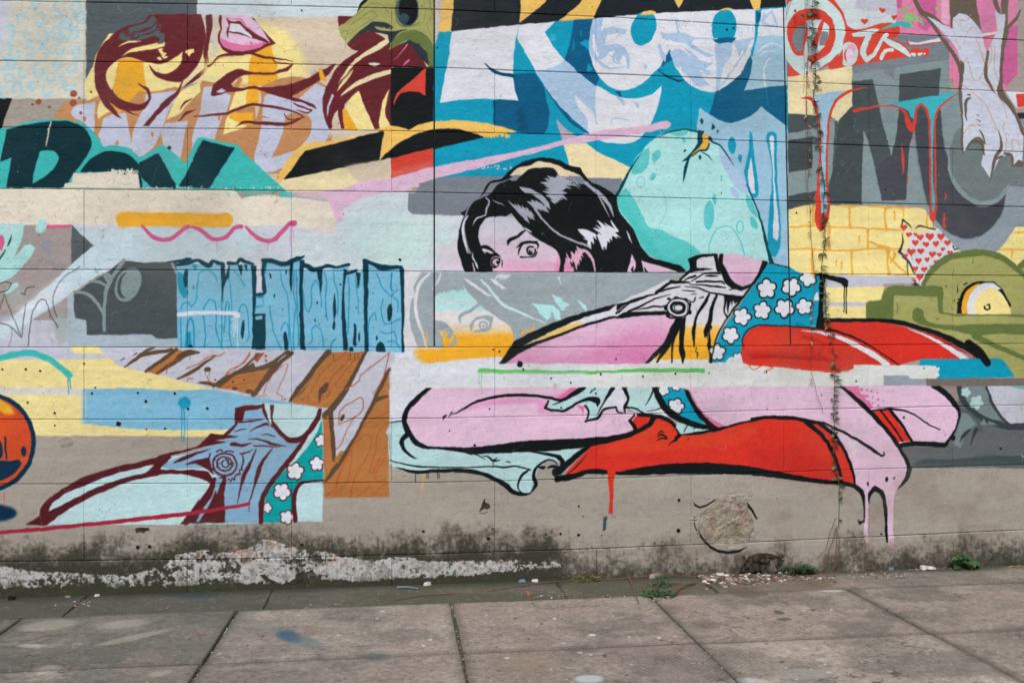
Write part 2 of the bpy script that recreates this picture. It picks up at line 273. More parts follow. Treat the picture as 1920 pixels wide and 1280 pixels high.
# the mural's painted shapes: P/S outline, L line, E ellipse, C ring, H hair lights, R flecks, D drips, A hearts, F blossoms
PAINT = '''
@0,0,1
P TP -500,-400 2500,-400 2500,1300 -500,1300
#! ---------------- background fields, upper left
P #cfd0c4 -500,-400 163,-400 163,187 -500,185
P b6 #bfc3d6 -500,-400 24,-400 16,40 2,110 -500,120
P TP 0,186 172,186 163,225 100,226 40,232 -60,260
P BK -500,185 22,185 0,250 -500,260
P SL 163,-400 370,-400 370,60 250,60 210,90 180,118 162,152
P b3 #50595f 163,-60 195,-60 190,80 163,150
P PAL 370,-400 720,-400 680,32 370,31
P BG 370,29 634,30 813,10 813,350 560,360 480,330 370,200
P b2 PAL 372,-20 690,-20 660,33 372,31
P b4 #c6c2bf 372,36 400,36 398,110 380,160 372,110
E b2 #8292a0 400,81 6
D #8292a0 .8 14 397,84 403,84
@0,0
@0,0
C a85 #a6cfdd 23 160 145 28 32 143 340
C a85 #a6cfdd 28 300 145 30 48 288 503
C a85 #a6cfdd 23 215 275 33 36 62 276
C a85 #a6cfdd 28 320 280 39 47 290 502
C a85 #a6cfdd 29 420 250 29 43 263 550
C a85 #a6cfdd 26 560 255 25 42 242 451
C a85 #a6cfdd 29 110 405 32 32 336 587
C a85 #a6cfdd 29 222 390 29 48 206 489
C a85 #a6cfdd 25 330 395 32 38 216 423
C a85 #a6cfdd 22 450 370 29 46 16 274
C a85 #a6cfdd 25 570 400 28 41 170 469
C a85 #a6cfdd 27 430 45 27 38 73 293
C a85 #a6cfdd 26 570 55 30 45 115 405
C a85 #a6cfdd 28 270 35 26 31 82 340
C a85 #a6cfdd 26 172 545 28 37 64 259
C a85 #a6cfdd 28 292 530 35 48 344 639
C a85 #a6cfdd 28 430 490 24 36 348 583
C a85 #a6cfdd 24 535 500 39 42 294 506
C a85 #a6cfdd 30 70 590 31 33 137 364
C a85 #a6cfdd 28 240 645 24 31 61 291
C a85 #a6cfdd 25 380 585 29 32 353 566
C a85 #a6cfdd 27 480 590 25 31 61 267
C a85 #a6cfdd 30 30 690 25 40 90 293
C a85 #a6cfdd 30 130 670 32 45 147 390
C a85 #a6cfdd 25 350 680 28 38 13 231
C a85 #a6cfdd 22 450 160 38 47 179 397
C a85 #a6cfdd 29 90 320 28 34 83 289
C a85 #a6cfdd 30 80 240 25 49 204 438
C a85 #a6cfdd 28 20 480 38 43 285 529
C a85 #a6cfdd 29 90 480 25 34 315 606
C a85 #a6cfdd 27 600 130 29 43 288 567
C a85 #a6cfdd 24 500 250 32 43 247 538
C a85 #a6cfdd 30 -60 560 39 31 350 613
C a85 #a6cfdd 30 -90 640 25 48 46 309
C a85 #a6cfdd 27 -140 500 25 33 229 501
C a85 #a6cfdd 29 520 640 39 34 1 193
C a85 #a6cfdd 28 500 180 38 32 292 578
#! ---------------- hand and hair, upper left (maroon)
P LY 820,255 1240,250 1480,300 1900,400 1900,660 1500,620 1330,660 1150,700 1050,720 740,780 655,765 640,640 645,600 700,500 720,420
P CRY 1385,480 1640,450 1900,560 1880,600 1660,620 1520,610 1390,640
P b3 #cdc5b4 1600,120 1640,120 1650,300 1640,400 1560,470 1590,300
P OR 890,440 1070,450 1080,560 1095,650 1080,720 1010,780 930,870 840,860 800,830 830,700 860,620
P BR 400,895 480,775 620,760 650,762 760,710 800,770 900,850 980,760 1040,690 1150,690 1320,655 1380,680 1370,740 1490,640 1520,610 1660,625 1800,610 1900,640 1950,1400 1400,1280 1000,1280 760,1100 640,920
P LY 740,895 733,810 760,740 830,760 850,830 800,850
P LY 1255,900 1330,720 1372,680 1500,620 1500,690 1400,790 1350,850
S LV 535,850 560,800 640,780 712,765 708,900 705,970 690,1010 640,930 565,885
P LV 780,890 850,860 945,850 965,970 985,1115 850,1100 780,1110 740,1010 760,960
S LV 1100,710 1320,685 1330,720 1270,830 1220,960 1150,1110 1040,1180 985,1110 1010,960 1075,820
P LV 1250,925 1410,908 1385,1010 1350,1195 1230,1100 1210,990
P LV 1530,655 1650,650 1720,730 1680,870 1650,960 1630,1045 1500,1045 1440,1160 1450,1000 1500,860 1512,740
E BR 635,895 12 22
E BR 1145,1010 11 20
E BR 880,1080 12 24 20
E BR 1645,880 10 24
E RU 552,705 26
E RU 550,775 26
E RU 290,762 22
E RU 245,785 11
E RU 372,806 11
E RU 592,737 10
E RU 607,850 11
E RU 685,690 10
S MR 1135,112 1080,165 960,200 880,235 820,290 750,370 720,450 712,580 725,680 790,800 860,860 915,892 870,840 810,750 880,808 960,830 1040,830 1100,800 1128,740 1125,690 1090,650 1030,627 1085,665 1115,715 1105,760 1060,785 990,780 900,745 830,675 797,600 800,540 840,480 900,440 960,430 1030,445 1100,465 1200,478 1280,450 1340,410 1370,385 1362,460 1335,510 1290,545 1220,555 1160,535 1112,485 1155,560 1220,600 1300,615 1370,605 1440,540 1500,450 1530,350 1542,260 1510,112
P MR 1545,115 1587,115 1590,200 1572,300 1560,400 1568,478 1660,415 1745,405 1745,420 1640,450 1560,520 1470,600 1368,665 1440,595 1535,510 1528,400 1548,260
P MR 1382,570 1345,690 1290,760 1180,870 1118,948 1075,948 1150,860 1240,750 1325,690
L MR 1 840,680,6 880,750,14 950,830,16 1040,872,3
L MR 1 1348,832,3 1385,775,16 1442,740,4
L MR 1 1340,912,4 1390,860,18 1475,820,4
L MR 1 1340,912,4 1400,845,14 1450,830,4
L MR 1 1460,878,8 1560,865,14 1700,850,18 1800,810,20 1870,788,18 1990,795,16
P SL 1150,118 1190,170 1215,205 1200,245 1150,270 1080,295 980,310 895,292 905,250 1000,205 1090,175
L MR 1 1010,245,3 1090,230,16 1175,180,5
L MR 1 1060,265,4 1140,245,12 1190,205,4
H MR 7 9 .4 1190,150 1230,215 -50,40
H MR 7 10 .5 900,255 1000,310 70,-55
P LY 910,425 990,372 1100,345 1190,320 1238,318 1235,345 1160,370 1070,385 970,398
L LY 1 890,350,3 960,318,14 1060,312,3
H LY 6 16 .4 1175,370 1215,440 55,-10
P LY 1175,440 1195,455 1215,447 1195,430
P LY 1385,395 1400,378 1455,370 1452,395 1430,405 1420,430 1400,402
P SL 1160,250 1235,250 1225,325 1180,330 1200,290 1160,268
@400,0
S b6 LY 330,170 420,180 520,220 600,300 660,400 690,470 710,580 600,600 450,620 200,640 -90,560 -60,460 50,420 300,390
P OR 300,372 430,335 450,420 470,480 482,600 400,645 260,640 272,480
P OR 262,650 345,665 330,800 240,800 180,790
P OR 100,850 300,845 290,940 190,925
P LY 145,650 262,660 240,785 130,850 105,860
P LY 105,880 190,930 255,955 75,1008
S BR 350,660 450,610 590,578 700,590 770,605 870,660 925,690 900,780 860,900 880,980 860,1060 900,1000 880,1060 830,1060 680,1090 600,1200 520,1290 380,1290 305,1210 20,1100 20,1040 50,900 40,960 300,950 360,760
S LV 400,715 500,690 580,720 640,745 770,630 860,670 890,700 880,880 860,960 885,980 830,1062 680,1092 600,1200 520,1280 360,1290 308,1200 362,960 375,780
S BR 545,870 620,850 700,860 735,920 720,1010 640,1110 520,1160 438,1182 480,1100 520,1000 530,920
L BR 1 350,875,20 420,885,6
P LY 130,860 105,880 255,950 75,1008 95,930
P OR 100,850 300,848 292,930 230,930
L BR 1 200,600,34 150,690,30 90,860,34 60,950,30
P LV -40,700 60,690 130,720 90,860 0,860
P MR 0,640 60,590 130,545 190,523 300,545 450,545 520,520 600,482 560,530 450,558 330,560 240,565 180,590 130,630 145,655 230,662 300,648 350,662 480,650 580,635 700,590 820,530 920,480 860,560 720,650 580,725 640,745 740,780 775,822 690,778 600,755 520,730 350,680 300,668 200,682 100,695 0,722 -15,718
P LV 22,692 60,668 102,686 60,694
L MR 1 600,770,5 650,800,14 745,825,8 700,845,10 620,825,4
L MR 1 -60,866,8 0,858,12 100,850,18 200,810,20 300,787,20 450,803,16 560,825,15 650,860,10 685,885,5
L MR 1 530,852,6 550,885,8 600,900,10 675,880,5
L MR 1 170,950,3 230,920,18 350,925,24 500,935,24 600,918,16 670,885,6
L MR 1 0,465,8 50,422,16 150,408,20 290,402,20 380,430,20 470,440,14 600,462,4
L MR 1 440,435,5 460,465,8 600,487,6
L MR 1 0,470,8 -40,500,14
#! mouth
P MR 48,115 62,118 62,215 50,260 50,300 80,345 130,378 220,385 320,368 385,330 420,320 270,138 300,136 350,205 468,328 410,345 320,390 230,412 150,412 80,380 45,330 35,270 55,220 42,160
S PKl 64,120 280,136 425,320 380,330 320,362 230,378 130,370 75,340 52,290 74,215
S PM 52,285 120,320 250,342 392,322 350,355 230,380 130,374 70,345
R PM 9 14 240,322,390,335
L PM 1 100,140,6 200,150,12 250,205,10 330,262,6
P MR 98,132 130,165 200,165 240,208 330,265 420,318 395,322 300,290 200,258 115,245 110,292 105,240 122,190
P W 130,180 200,190 235,228 282,268 290,287 210,248 120,236
D MR 3 22 140,412 155,412 15,480 75,480 475,480
#! tall hair on the right
P MR 935,125 1062,125 1030,155 940,205
P MR 1090,385 970,470 880,590 832,700 822,800 842,900 868,965 888,965 892,900 905,860 935,820 942,900 962,966 988,966 972,880 985,780 1040,720 1095,682 1120,760 1160,860 1212,967 1245,965 1250,880 1265,780 1320,665 1290,780 1285,860 1322,947 1333,945 1333,505 1595,500 1570,450 1480,330 1420,300 1340,330 1300,300 1190,235 1080,265 1005,335 1040,370
S CRY 1322,282 1220,340 1130,400 1040,470 970,570 925,635 1000,560 1060,480 1150,420 1250,370 1322,315
P LY 980,590 1052,520 1030,570 970,640 925,690
S CRY 1345,520 1240,545 1100,600 1000,670 950,725 1050,660 1160,610 1330,550
L b1 MR 1 920,630,4 1000,570,8 1055,520,3
P LV 892,705 855,810 855,880 870,800 905,720
P LY 1090,682 1160,860 1208,967 1082,980 1000,810 1040,722
P OR 970,820 1000,830 1082,980 985,967
P LY 1320,668 1272,760 1248,880 1245,962 1325,945 1288,860 1298,760
P OR 795,520 810,515 850,610 800,600
P CR 1160,475 1205,470 1255,485 1210,497
L PM 1 1455,335,10 1400,410,6 1350,450,3
L PM 1 1465,450,14 1435,480,12 1420,500,3
#! green skull-like mask
P OG 1140,-1600 1130,0 1085,90 1045,130 940,205 952,270 1005,325 1080,270 1160,235 1250,245 1320,270 1330,330 1315,380 1400,330 1470,310 1540,350 1590,420 1620,505 1652,500 1652,-1600
S DG 1322,375 1340,320 1400,260 1500,228 1590,262 1640,330 1652,500 1612,503 1600,420 1540,340 1460,305 1390,330
P BKg 1010,325 1060,275 1120,225 1190,170 1250,165 1300,180 1350,205 1300,205 1250,190 1200,205 1260,230 1350,238 1460,222 1385,255 1350,300 1322,330 1310,262 1240,248 1160,235 1080,275
H BKg 6 10 .5 1200,190 1320,220 60,-12
P BKg 1400,340 1470,305 1545,340 1600,400 1612,490 1590,470 1540,420 1490,350 1450,330
H BKg 5 14 .4 1530,310 1600,430 30,60
E SL2 1455,75 88 125
E BK 1462,75 72 112
E #2c4650 1430,140 36 40
L DG 1 1380,-60,8 1365,100,10 1400,190,12 1470,200,8 1550,170,8
L a70 DG 1 1030,190,4 1100,140,6 1190,85,6 1230,120,5 1140,180,5 1000,270,4
L a70 DG 1 1000,180,3 1120,80,5 1190,30,5 1270,40,5 1320,110,4
L a60 DG 1 1560,-40,5 1590,60,6 1570,180,5 1500,195,4
L a60 DG 1 1610,-40,5 1640,100,5 1600,180,5 1630,260,4
L a70 DG 1 960,250,8 990,230,6 1010,240,5 990,310,5
L BK 1 1078,100,3 1105,40,18 1150,-10,24 1180,-60,24
D DG 3 60 992,320 1450,195 1470,200
#! black block and gold / black arcs
P BK 1332,515 1360,508 1652,508 1652,905 1560,935 1470,975 1400,955 1332,945
P RDo 1592,512 1590,715 1540,690 1460,688 1405,705 1375,745 1358,795 1362,740 1400,680 1480,610
S YL 455,1365 660,1095 900,1060 1250,985 1325,945 1460,975 1560,930 1700,908 1800,905 2000,920 2160,955 2278,990 2200,1000 2030,1030 1900,990 1800,972 1600,980 1450,1050 1350,1120 1243,1205
P YL 455,1365 665,1093 1100,1020 1335,945 1460,975 1400,1060 1243,1208 1200,1130 700,1150 530,1348
P BK 530,1350 690,1135 1262,987 1277,992 1238,1210
P BK 1243,1208 1320,1130 1450,1045 1600,985 1780,968 1900,985 2030,1030 1660,1118 1330,1188
P RDo 1332,1190 1652,1112 1652,1255 1332,1338
P b4 a50 #d98a86 1332,1290 1652,1210 1652,1260 1332,1340
P CRY 480,1400 530,1350 1330,1190 1330,1340 960,1425 560,1440
P b2 BG 980,1250 1330,1190 1330,1330 1100,1380
P BG 870,985 1250,988 1060,1025 930,1045
P BR 450,1290 520,1265 490,1300
@0,200
#! ---------------- dark lettering on turquoise
P TQ -1600,165 0,170 90,160 200,120 300,103 400,98 520,105 620,130 700,190 740,240 775,300 860,295 950,310 1010,350 1045,380 1120,345 1220,290 1270,320 1340,380 1390,430 1480,240 1520,235 1780,290 1850,370 1920,430 2144,635 -1600,635
S DT 50,180 150,150 280,125 450,110 560,125 630,165 670,220 685,290 665,350 600,440 540,520 470,605 50,605 95,382 5,412 30,290
P DT -1600,200 -60,180 -90,600 -1600,600
S TQ 295,350 350,332 410,340 438,380 425,430 380,490 310,540 240,577 265,460
P DT 50,600 95,382 5,412 50,180 300,180 295,345 262,460 238,600
S DT 600,490 680,400 780,345 870,338 960,360 1020,410 1045,450 1068,605 1040,605 1030,495
P DT 1045,420 1190,350 1325,608 1140,608 1062,530 1045,445
P DT 1520,255 1757,312 1565,615 1345,600 1405,490
E DT 1268,312 14
P CR 550,500 700,498 820,486 935,480 1035,490 1047,608 480,606 490,575 545,570
R CR 9 60 810,472,1035,505
R DT 5 20 880,478,1035,510
P #d5c8b0 379,115 386,115 372,185 352,300 347,300 362,185
@0,0,1
P CR -500,352 200,353 440,356 452,372 500,366 632,380 632,440 560,442 557,425 0,421 -500,420
R CR 1.6 60 200,350,530,353
R b1 a50 TQ 2 60 400,361,550,368
P TQ 526,360 545,361 549,371 527,369
@0,0,1
#! ---------------- middle band of pale colours
P #c9cedb 134,421 560,425 632,440 632,378 880,362 880,660 560,660 300,520 134,520
S b12 MTp 640,420 720,395 760,430 730,480 660,470
S b14 #c0dcdc 700,455 830,400 850,470 780,500 700,500
S b10 #d3c6d8 590,440 650,430 650,500 610,510
P b2 #d6d7d2 320,440 640,440 600,505 340,505
P b8 #c3cbd8 420,440 560,425 560,500 460,500
P LV3 200,654 733,660 733,670 208,670
P PK 597,361 712,361 645,390 640,415 632,420 632,380 617,377
P b5 a60 #d2c8dc 525,360 600,361 617,377 560,372
P TPl -500,421 134,423 134,570 60,640 -500,660
P b3 #a4a7b8 -500,600 134,590 134,652 -500,652
P BUB 136,423 185,434 300,424 470,432 480,470 380,490 330,500 300,494 250,490 225,485 134,545
P b10 BUB 330,430 470,432 420,488 330,500
@0,0,1
P #cfd2dc 733,510 820,510 820,640 960,640 960,680 1330,690 1330,730 733,730
P #c4d2da 560,440 632,440 632,380 720,362 820,362 820,510 560,510
S b12 MTp 640,430 720,400 790,430 760,480 670,480
S b14 #c0dcdc 700,455 800,410 812,470 780,500 700,500
P b2 PK 617,377 640,362 712,361 645,390 640,415 632,420
L b2 PK 5 560,365 620,366 700,363
@0,200
P SL 540,888 600,950 700,1040 640,1100 535,1185
P PNK 350,885 540,885 530,905 340,912
S MTl -300,880 185,880 160,1000 100,1145 180,1050 230,1030 266,1060 205,1160 70,1290 -100,1350 -300,1400
E MTl 310,895 40 58 25
L PK 1 70,870,12 70,950,12
E PNK 10,1020 22 60
L BKn 1 88,960,3 70,1020,12 62,1050,4
L BKn 1 45,1070,6 0,1140,12 -40,1170,8
E b3 a60 #8b8e9e 345,1035 46
L b3 a60 #8b8e9e 30 350,1080 400,1180 480,1190
E MTl 90,1360 60 22 -35
E b6 a50 #9fb9bd 130,1420 60 80
@0,440
P #a2b3c0 510,440 1340,440 1340,840 510,838
P LV3 -300,660 140,650 510,600 515,845 -300,845
P BUB 690,90 530,232 300,440 100,620 -200,850 -60,790 0,785 300,600 560,420 900,190 1000,60
P b6 #d2dce6 430,340 560,400 100,690 0,740 0,700
P TPl 240,640 500,500 510,560 505,640
E b5 a80 #98a4a4 460,700 66 130
L b4 a80 #a3a8b4 26 285,660 280,840
L b4 a70 #a3a8b4 26 365,680 385,760 430,830
L a60 b2 #dfe0ea 1 400,700,8 400,760,12 440,820,6
P SL2 915,195 1100,212 1250,205 1322,200 1337,300 1337,775 1180,775 1130,745 655,747 650,640 600,630 565,620 552,450 700,350 830,262
P b2 SL3 660,715 1240,725 1240,738 660,742
L GRl 1 930,195,30 870,280,28 810,390,28 785,500,26 782,715,24
L GRl 1 555,430,20 650,440,26 720,500,24 775,590,20
L GRl 1 670,352,20 740,355,22 800,385,18
S GRl 760,290 820,290 850,330 810,370
E GRl 960,375 92 130 22
E SL2 958,372 72 108 22
E GRl 985,362 72 118 18
L b1 GRp 1 1290,210,16 1325,290,14
L DNV 1 1250,205,6 1400,190,30 1440,178,4
#! scrawled marker lines
L BKn 5 -20,380 40,355 85,370 60,410 -20,440
L BKn 5 155,435 190,455 205,400 265,390
L BKn 5 -20,660 80,690 160,770
L BKn 4 0,560 30,440 90,600 165,770 175,640 200,520
L BKn 5 212,850 230,660 260,540 310,485 350,500 385,610 440,700
L BKn 4 430,620 400,520 410,420 470,330 600,240
L a60 BKn 4 60,840 90,760 85,700
#! ---------------- orange bar and pink wave
@0,0,1
L OR 26 230,411 330,412 424,413
R OR 2 20 222,420,240,425
D #dcb878 .8 8 228,424 231,424 235,424
L b6 a30 OR 8 215,402 300,398
L HP 8 267,423,5 285,442 305,450 325,445 345,428 352,425
L HP 8 358,425,4 376,431 398,448 412,449 425,442 440,428 452,424
L HP 8 460,424,4 478,442 498,452 513,450 527,437 543,419 552,417
E HP 551,419 6 6
D HP 1 18 407,450,20 502,452,18 545,422,40 550,424,24
@320,400
#! ---------------- blue wooden lettering
P BW 45,385 385,380 400,470 430,385 625,385 640,520 640,600 705,600 690,360 860,375 1000,335 990,425 1100,435 1335,400 1320,455 1430,440 1455,375 1600,405 1725,405 1745,560 1745,1042 55,1042
P #cdd0de 640,400 690,400 690,560 700,600 640,590
P #cdd0de 405,370 420,370 415,440 402,400
L CB2 8 80,720 95,680 130,670 160,705 190,650 210,460 250,425 320,450 350,510
L CB2 9 250,1035 260,900 245,720 290,645 330,660 345,740 340,860 380,1000
L CB2 8 75,780 80,1030
L CB2 10 110,1030 125,830 150,780 170,830 180,1030
L CB2 8 385,560 385,1000 400,1030
L CB2 7 430,430 450,560 460,720 455,880
L CB2 7 480,430 520,480 560,550
L CB2 8 400,900 420,660 440,680 440,900 455,1000
L CB2 8 510,740 530,690 560,690 580,760 590,900 575,960
L CB2 8 745,690 755,800 790,930 840,1030
L CB2 7 820,430 840,540 880,640 890,780 910,1030
L CB2 8 930,430 925,600 940,700 925,850 925,1030
L CB2 8 945,430 950,700 960,990
L CB2 8 830,880 850,820 880,830 890,920 880,1020
L CB2 8 990,560 1010,700 1035,740 1055,680 1055,560 1090,500 1120,570 1130,700
L CB2 8 1030,980 1060,960 1060,870 1090,840 1130,880 1150,1000
L CB2 8 1155,440 1170,520 1160,650 1175,800
L CB2 8 1220,440 1230,520 1255,580 1255,760
L CB2 9 1200,1030 1210,970 1240,945
L CB2 8 1330,480 1340,600 1330,900
L CB2 6 1380,470 1400,600 1410,760
L CB2 8 1480,1000 1490,800 1530,740 1540,800
L CB2 8 1545,450 1580,540 1640,610 1690,640 1710,700 1700,740
L CB2 8 1660,450 1650,560 1690,590 1700,570
L CB2 8 1590,640 1580,760 1610,830 1660,820 1720,790
L CB2 8 1570,880 1620,900 1680,880 1700,960
L CB2 9 1620,960 1680,960 1720,1010
P CB2 50,440 90,460 130,600 100,640 60,560
P CB2 120,900 150,880 160,1030 110,1030
P CB2 160,385 200,385 190,420 175,420
E CB2 170,560 7 14
E CB2 1520,600 6 10
P CB2 700,385 720,385 715,450 705,450
E CB2 670,620 30 14
L CB2 1 640,700,14 700,690,8 690,640,6
L DNV 1 50,385,22 130,372,36 200,352,22 240,372,30 285,392,40 320,358,24 360,375,26 390,380,24
L DNV 1 430,375,30 500,375,24 520,350,30 560,365,28 620,380,18
L DNV 1 690,355,26 760,358,34 860,382,34 940,345,38 1005,318,10
L DNV 1 985,385,26 1030,395,36 1070,420,38 1130,408,30 1170,395,28 1250,402,18 1335,385,24
L DNV 1 1310,455,22 1390,428,22 1400,425,14
L DNV 1 1455,355,28 1520,378,28 1580,405,50 1640,408,30 1730,402,24
P DNV 378,370 402,380 410,480 425,440 440,380 440,470 410,520 397,560 390,680 382,500
P DNV 505,390 540,390 528,470
P DNV 555,390 578,390 570,435
P DNV 608,390 642,395 640,600 626,900 632,1030 612,1030 618,760
P DNV 625,757 712,757 710,1015 640,1030 620,900
P BW 640,778 690,770 685,795 640,800
P DNV 640,595 705,595 705,610 640,618
P DNV 682,350 722,360 702,450 722,590 705,605 688,560
P DNV 900,360 922,360 905,600 893,500
P DNV 968,350 1004,350 990,500 992,700 1008,1030 972,1035 968,700
P DNV 1100,430 1140,420 1128,600
P DNV 1298,415 1322,430 1300,560 1312,800 1332,1035 1300,1035 1285,760
P DNV 1390,440 1425,445 1405,570
P DNV 1442,345 1484,360 1480,560 1476,800 1480,1035 1455,1035 1450,600
P DNV 1716,395 1748,415 1762,600 1745,900 1757,1035 1733,1035 1730,600
E DNV 113,488 17 70
E DNV 543,870 13 72 3
E DNV 865,965 17 80 -3
S DNV 1230,590 1238,700 1225,820 1220,700
E DNV 1232,740 12 40
E DNV 1225,840 10 36
E DNV 1642,745 20 64 4
S DNV 1540,1040 1550,980 1575,960 1600,980 1612,1040
P DNV 1375,820 1392,850 1390,1000 1370,980
E DNV 1355,1020 16 22
E DNV 150,1010 18 26
E DNV 745,470 7 22 -10
E DNV 780,620 5 16
E DNV 868,440 6 18
E DNV 1097,670 5 14
E DNV 1085,800 6 10
E DNV 1545,935 7 20
E DNV 1790,530 8 34
E DNV 1415,930 7 36
R DNV 7 10 520,400,1700,1030
L W 28 62,757,34 300,742 490,750,34
E W 498,760 24 26
D W 7 140 460,780 475,780 488,790 503,790,260
P LY 740,1032 800,1022 835,1050 800,1050
@0,0,1
#! ---------------- lower left: yellow and sky blue bands
P LV3 -500,651 200,651 740,660 735,760 500,762 300,720 -500,700
P LY2 131,650 184,650 196,663 140,662
P LY2 -500,676 112,674 205,672 225,685 290,700 350,717 440,732 604,790 604,822 200,816 -500,818
P #d0cec9 -500,725 160,727 158,740 -500,736
P LS 157,729 250,728 330,732 438,731 520,748 604,760 604,806 440,805 400,804 330,806 235,802 195,797 154,793
P b2 #a9c3c8 154,731 162,731 160,793 153,793
E b1 CB2 346,755 12
D CB2 2 70 341,764,62 345,764,64
L TQ 11 -60,690 -20,676 0,671 30,664 60,662 90,672 115,690 131,703
D CB2 2 30 129,708,30 132,710
#! orange ball with a dark rim
E NV -18,829 85 92
E ORR -20,829 79 84
E b9 a70 #d8551f -30,800 50 38
P b2 OR -40,735 0,748 22,762 28,776 10,776 -10,765 -40,760
E NV 45,845 5 9
S NV -60,860 -20,864 0,864 20,864 36,861 40,868 32,882 15,894 -10,902 -60,900
E NV -2,843 8 18
L NV 3 10,818 12,860
E b2 NV -6,961 38 15
L RDo 1.4 8,922 9,948
@320,760,.1875
#! ---------------- lower left figure in blue and maroon
P MTf -1260,1185 -1180,1060 -900,830 -500,620 -100,520 200,480 400,400 560,310 650,200 655,30 740,0 1060,-20 1512,25 1518,1152 1100,1160 400,1185
P LBj -130,600 180,480 400,400 560,310 660,180 730,50 920,20 960,130 1050,200 1120,290 1200,350 1340,330 1200,500 1050,680 950,850 900,1000 895,1165 480,1165 540,850 480,720 400,640 300,620 0,630
P TQs 1512,150 1518,760 1330,765 1260,800 1225,900 1215,1165 925,1162 940,1000 980,850 1100,690 1300,500 1450,300
F W MR2 1245,655 98 -10
F W MR2 1460,580 82 -20
F W MR2 1115,860 98 10
F W MR2 960,1020 62 0
F W MR2 1165,1115 80 0
F W MR2 1505,350 70 -20
P LBj 895,940 935,980 925,1165 880,1165
P MTf 1035,10 1500,25 1480,130 1420,230 1340,310 1250,340 1180,320 1090,220 1040,120
P MTf 1275,810 1340,795 1518,790 1518,1152 1240,1152 1260,950
P MR2 640,30 740,2 920,-4 925,22 740,52 720,150 640,150
L MR2 1 650,165,20 800,155,16 920,140,8
L MR2 1 660,180,24 590,260,34 530,300,20
L MR2 1 925,-5,30 940,70,34 985,140,44 1050,215,44 1120,295,44 1200,348,52 1300,332,52 1400,240,52 1470,130,50 1500,30,34
P MR2 1000,-10 1035,-10 1020,80 1015,215 1000,210 985,100
P MTf 955,10 990,10 1005,200 970,120
P MR2 400,280 520,292 680,308 560,325 430,350 560,362 380,400 180,450 0,500 -60,560 -200,590 -100,500 150,440 270,410
L MR2 1 1360,310,30 1260,450,44 1100,650,46 970,820,52 912,960,52 905,1165,46
L MR2 1 1530,752,20 1380,757,24 1290,785,32 1240,880,42 1235,1010,44 1247,1150,44
L MR2 1 640,268,3 700,240,12 765,235,3
L MR2 1 780,260,3 870,215,18 960,185,24 980,205,6
L MR2 1 905,295,3 960,285,12 1040,310,10
L MR2 1 780,332,5 900,342,16 1000,375,26 1150,405,5
P MR2 600,375 640,365 700,385 820,377 720,410 640,402 600,400
L MR2 1 835,402,14 1000,405,12 1100,412,8
L MR2 1 860,430,8 800,560,26 735,700,44 700,800,20 665,975,6
L MR2 1 1020,425,8 930,540,30 870,680,46 840,800,22 785,970,10 786,1060,5
L MR2 1 700,480,14 730,480,18 830,440,4
P MR2 20,580 150,500 410,432 280,480 120,550
P MR2 140,590 260,545 390,525 400,590 440,690 380,640 250,575 
P MR2 -220,640 0,640 130,645 250,635 380,660 430,740 400,780 330,720 180,690 0,680 -200,690
L W 1 -60,640,3 200,630,8 400,660,4
L MR2 16 400,480 385,540 400,600 380,620
P MR2 400,760 440,740 560,690 530,830 545,1165 90,1180 200,1080 330,900 405,790
P LBj 470,720 545,735 500,860 440,900 380,1000 320,1100 280,1165 250,1160 380,930
P MR2 500,790 560,690 540,840 490,1000 480,1165 430,1165 460,900
P MR2 450,850 460,940 420,1100 360,1165 280,1165 360,1050
C MR2 17 545,585 118 112
C MR2 15 540,580 76 70
C MR2 13 545,582 36 36 -60 250
R MR2 14 26 430,480,650,690
C LBj 9 545,585 98 92
L MR2 14 460,460 500,440 520,455
L MR2 14 550,455 590,450 630,465
L MR2 14 720,500 730,560 710,620 720,640 690,640 700,680 650,690 640,740 620,720 600,760 590,730 570,740
P MR2 205,1060 290,930 260,1010 240,1060
@0,700
P MR2 200,1133 300,1065 300,1020 345,955 430,890 600,790 800,720 1100,650 1260,610 1290,625 1210,700 1190,762 1000,800 800,872 620,955 480,1040 350,1133
P MTf 365,1032 395,970 500,900 700,812 900,742 1155,684 1090,740 900,788 700,862 520,955 410,1010
L MR2 1 1080,755,20 1250,737,26 1400,742,30 1550,778,44 1600,812,44
L MR2 1 1610,790,30 1570,900,50 1470,1030,60 1400,1110,56
L CRM 7 -300,1200 0,1187,26 480,1148,28 1080,1086,30 1500,1035,30 1870,978,24
@400,620
#! ---------------- brown plank lettering
P LV3 -300,160 1325,160 1325,560 820,580 510,525 20,440 -300,360
P LV3 820,560 1325,560 1325,1000 830,1000
P BR2 20,425 180,310 430,275 400,370 320,485 150,445
P BR2 865,160 1142,160 1000,440 885,600 865,578 620,545 575,530 650,440 760,290
P BR2 825,640 890,590 900,800 910,970 1000,890 1150,610 1320,290 1322,690 1290,760 1312,820 1315,1150 1318,1240 1180,1245 835,1252
L DBR 1 570,530,14 640,450,56 700,370,50 790,240,34 865,160,44
L BR2 1 600,520,4 690,410,14 780,300,4
L DBR 1 1140,162,26 1060,320,30 985,455,40 900,570,50 830,640,36
L DBR 1 880,600,36 895,800,32 905,965,30
L DBR 1 840,1130,16 890,1060,34 970,950,36 1060,800,20 1180,580,26 1250,430,30 1320,290,26
L DBR 1 1200,535,30 1250,505,26 1320,490,16
L DBR 1 0,415,18 100,350,26 200,315,18
L DBR 1 190,320,10 290,295,26 440,250,44 560,165,44
L DBR 1 300,480,30 400,350,44 500,230,44 590,165,30
L LV3 1 480,235,4 540,180,8
E DBR 840,430 20 46 22
L DBR 1 815,440,40 800,500,20 795,540,4
E DBR 968,652 14 30 24
E DBR 160,435 20 14
E DBR 270,455 30 14
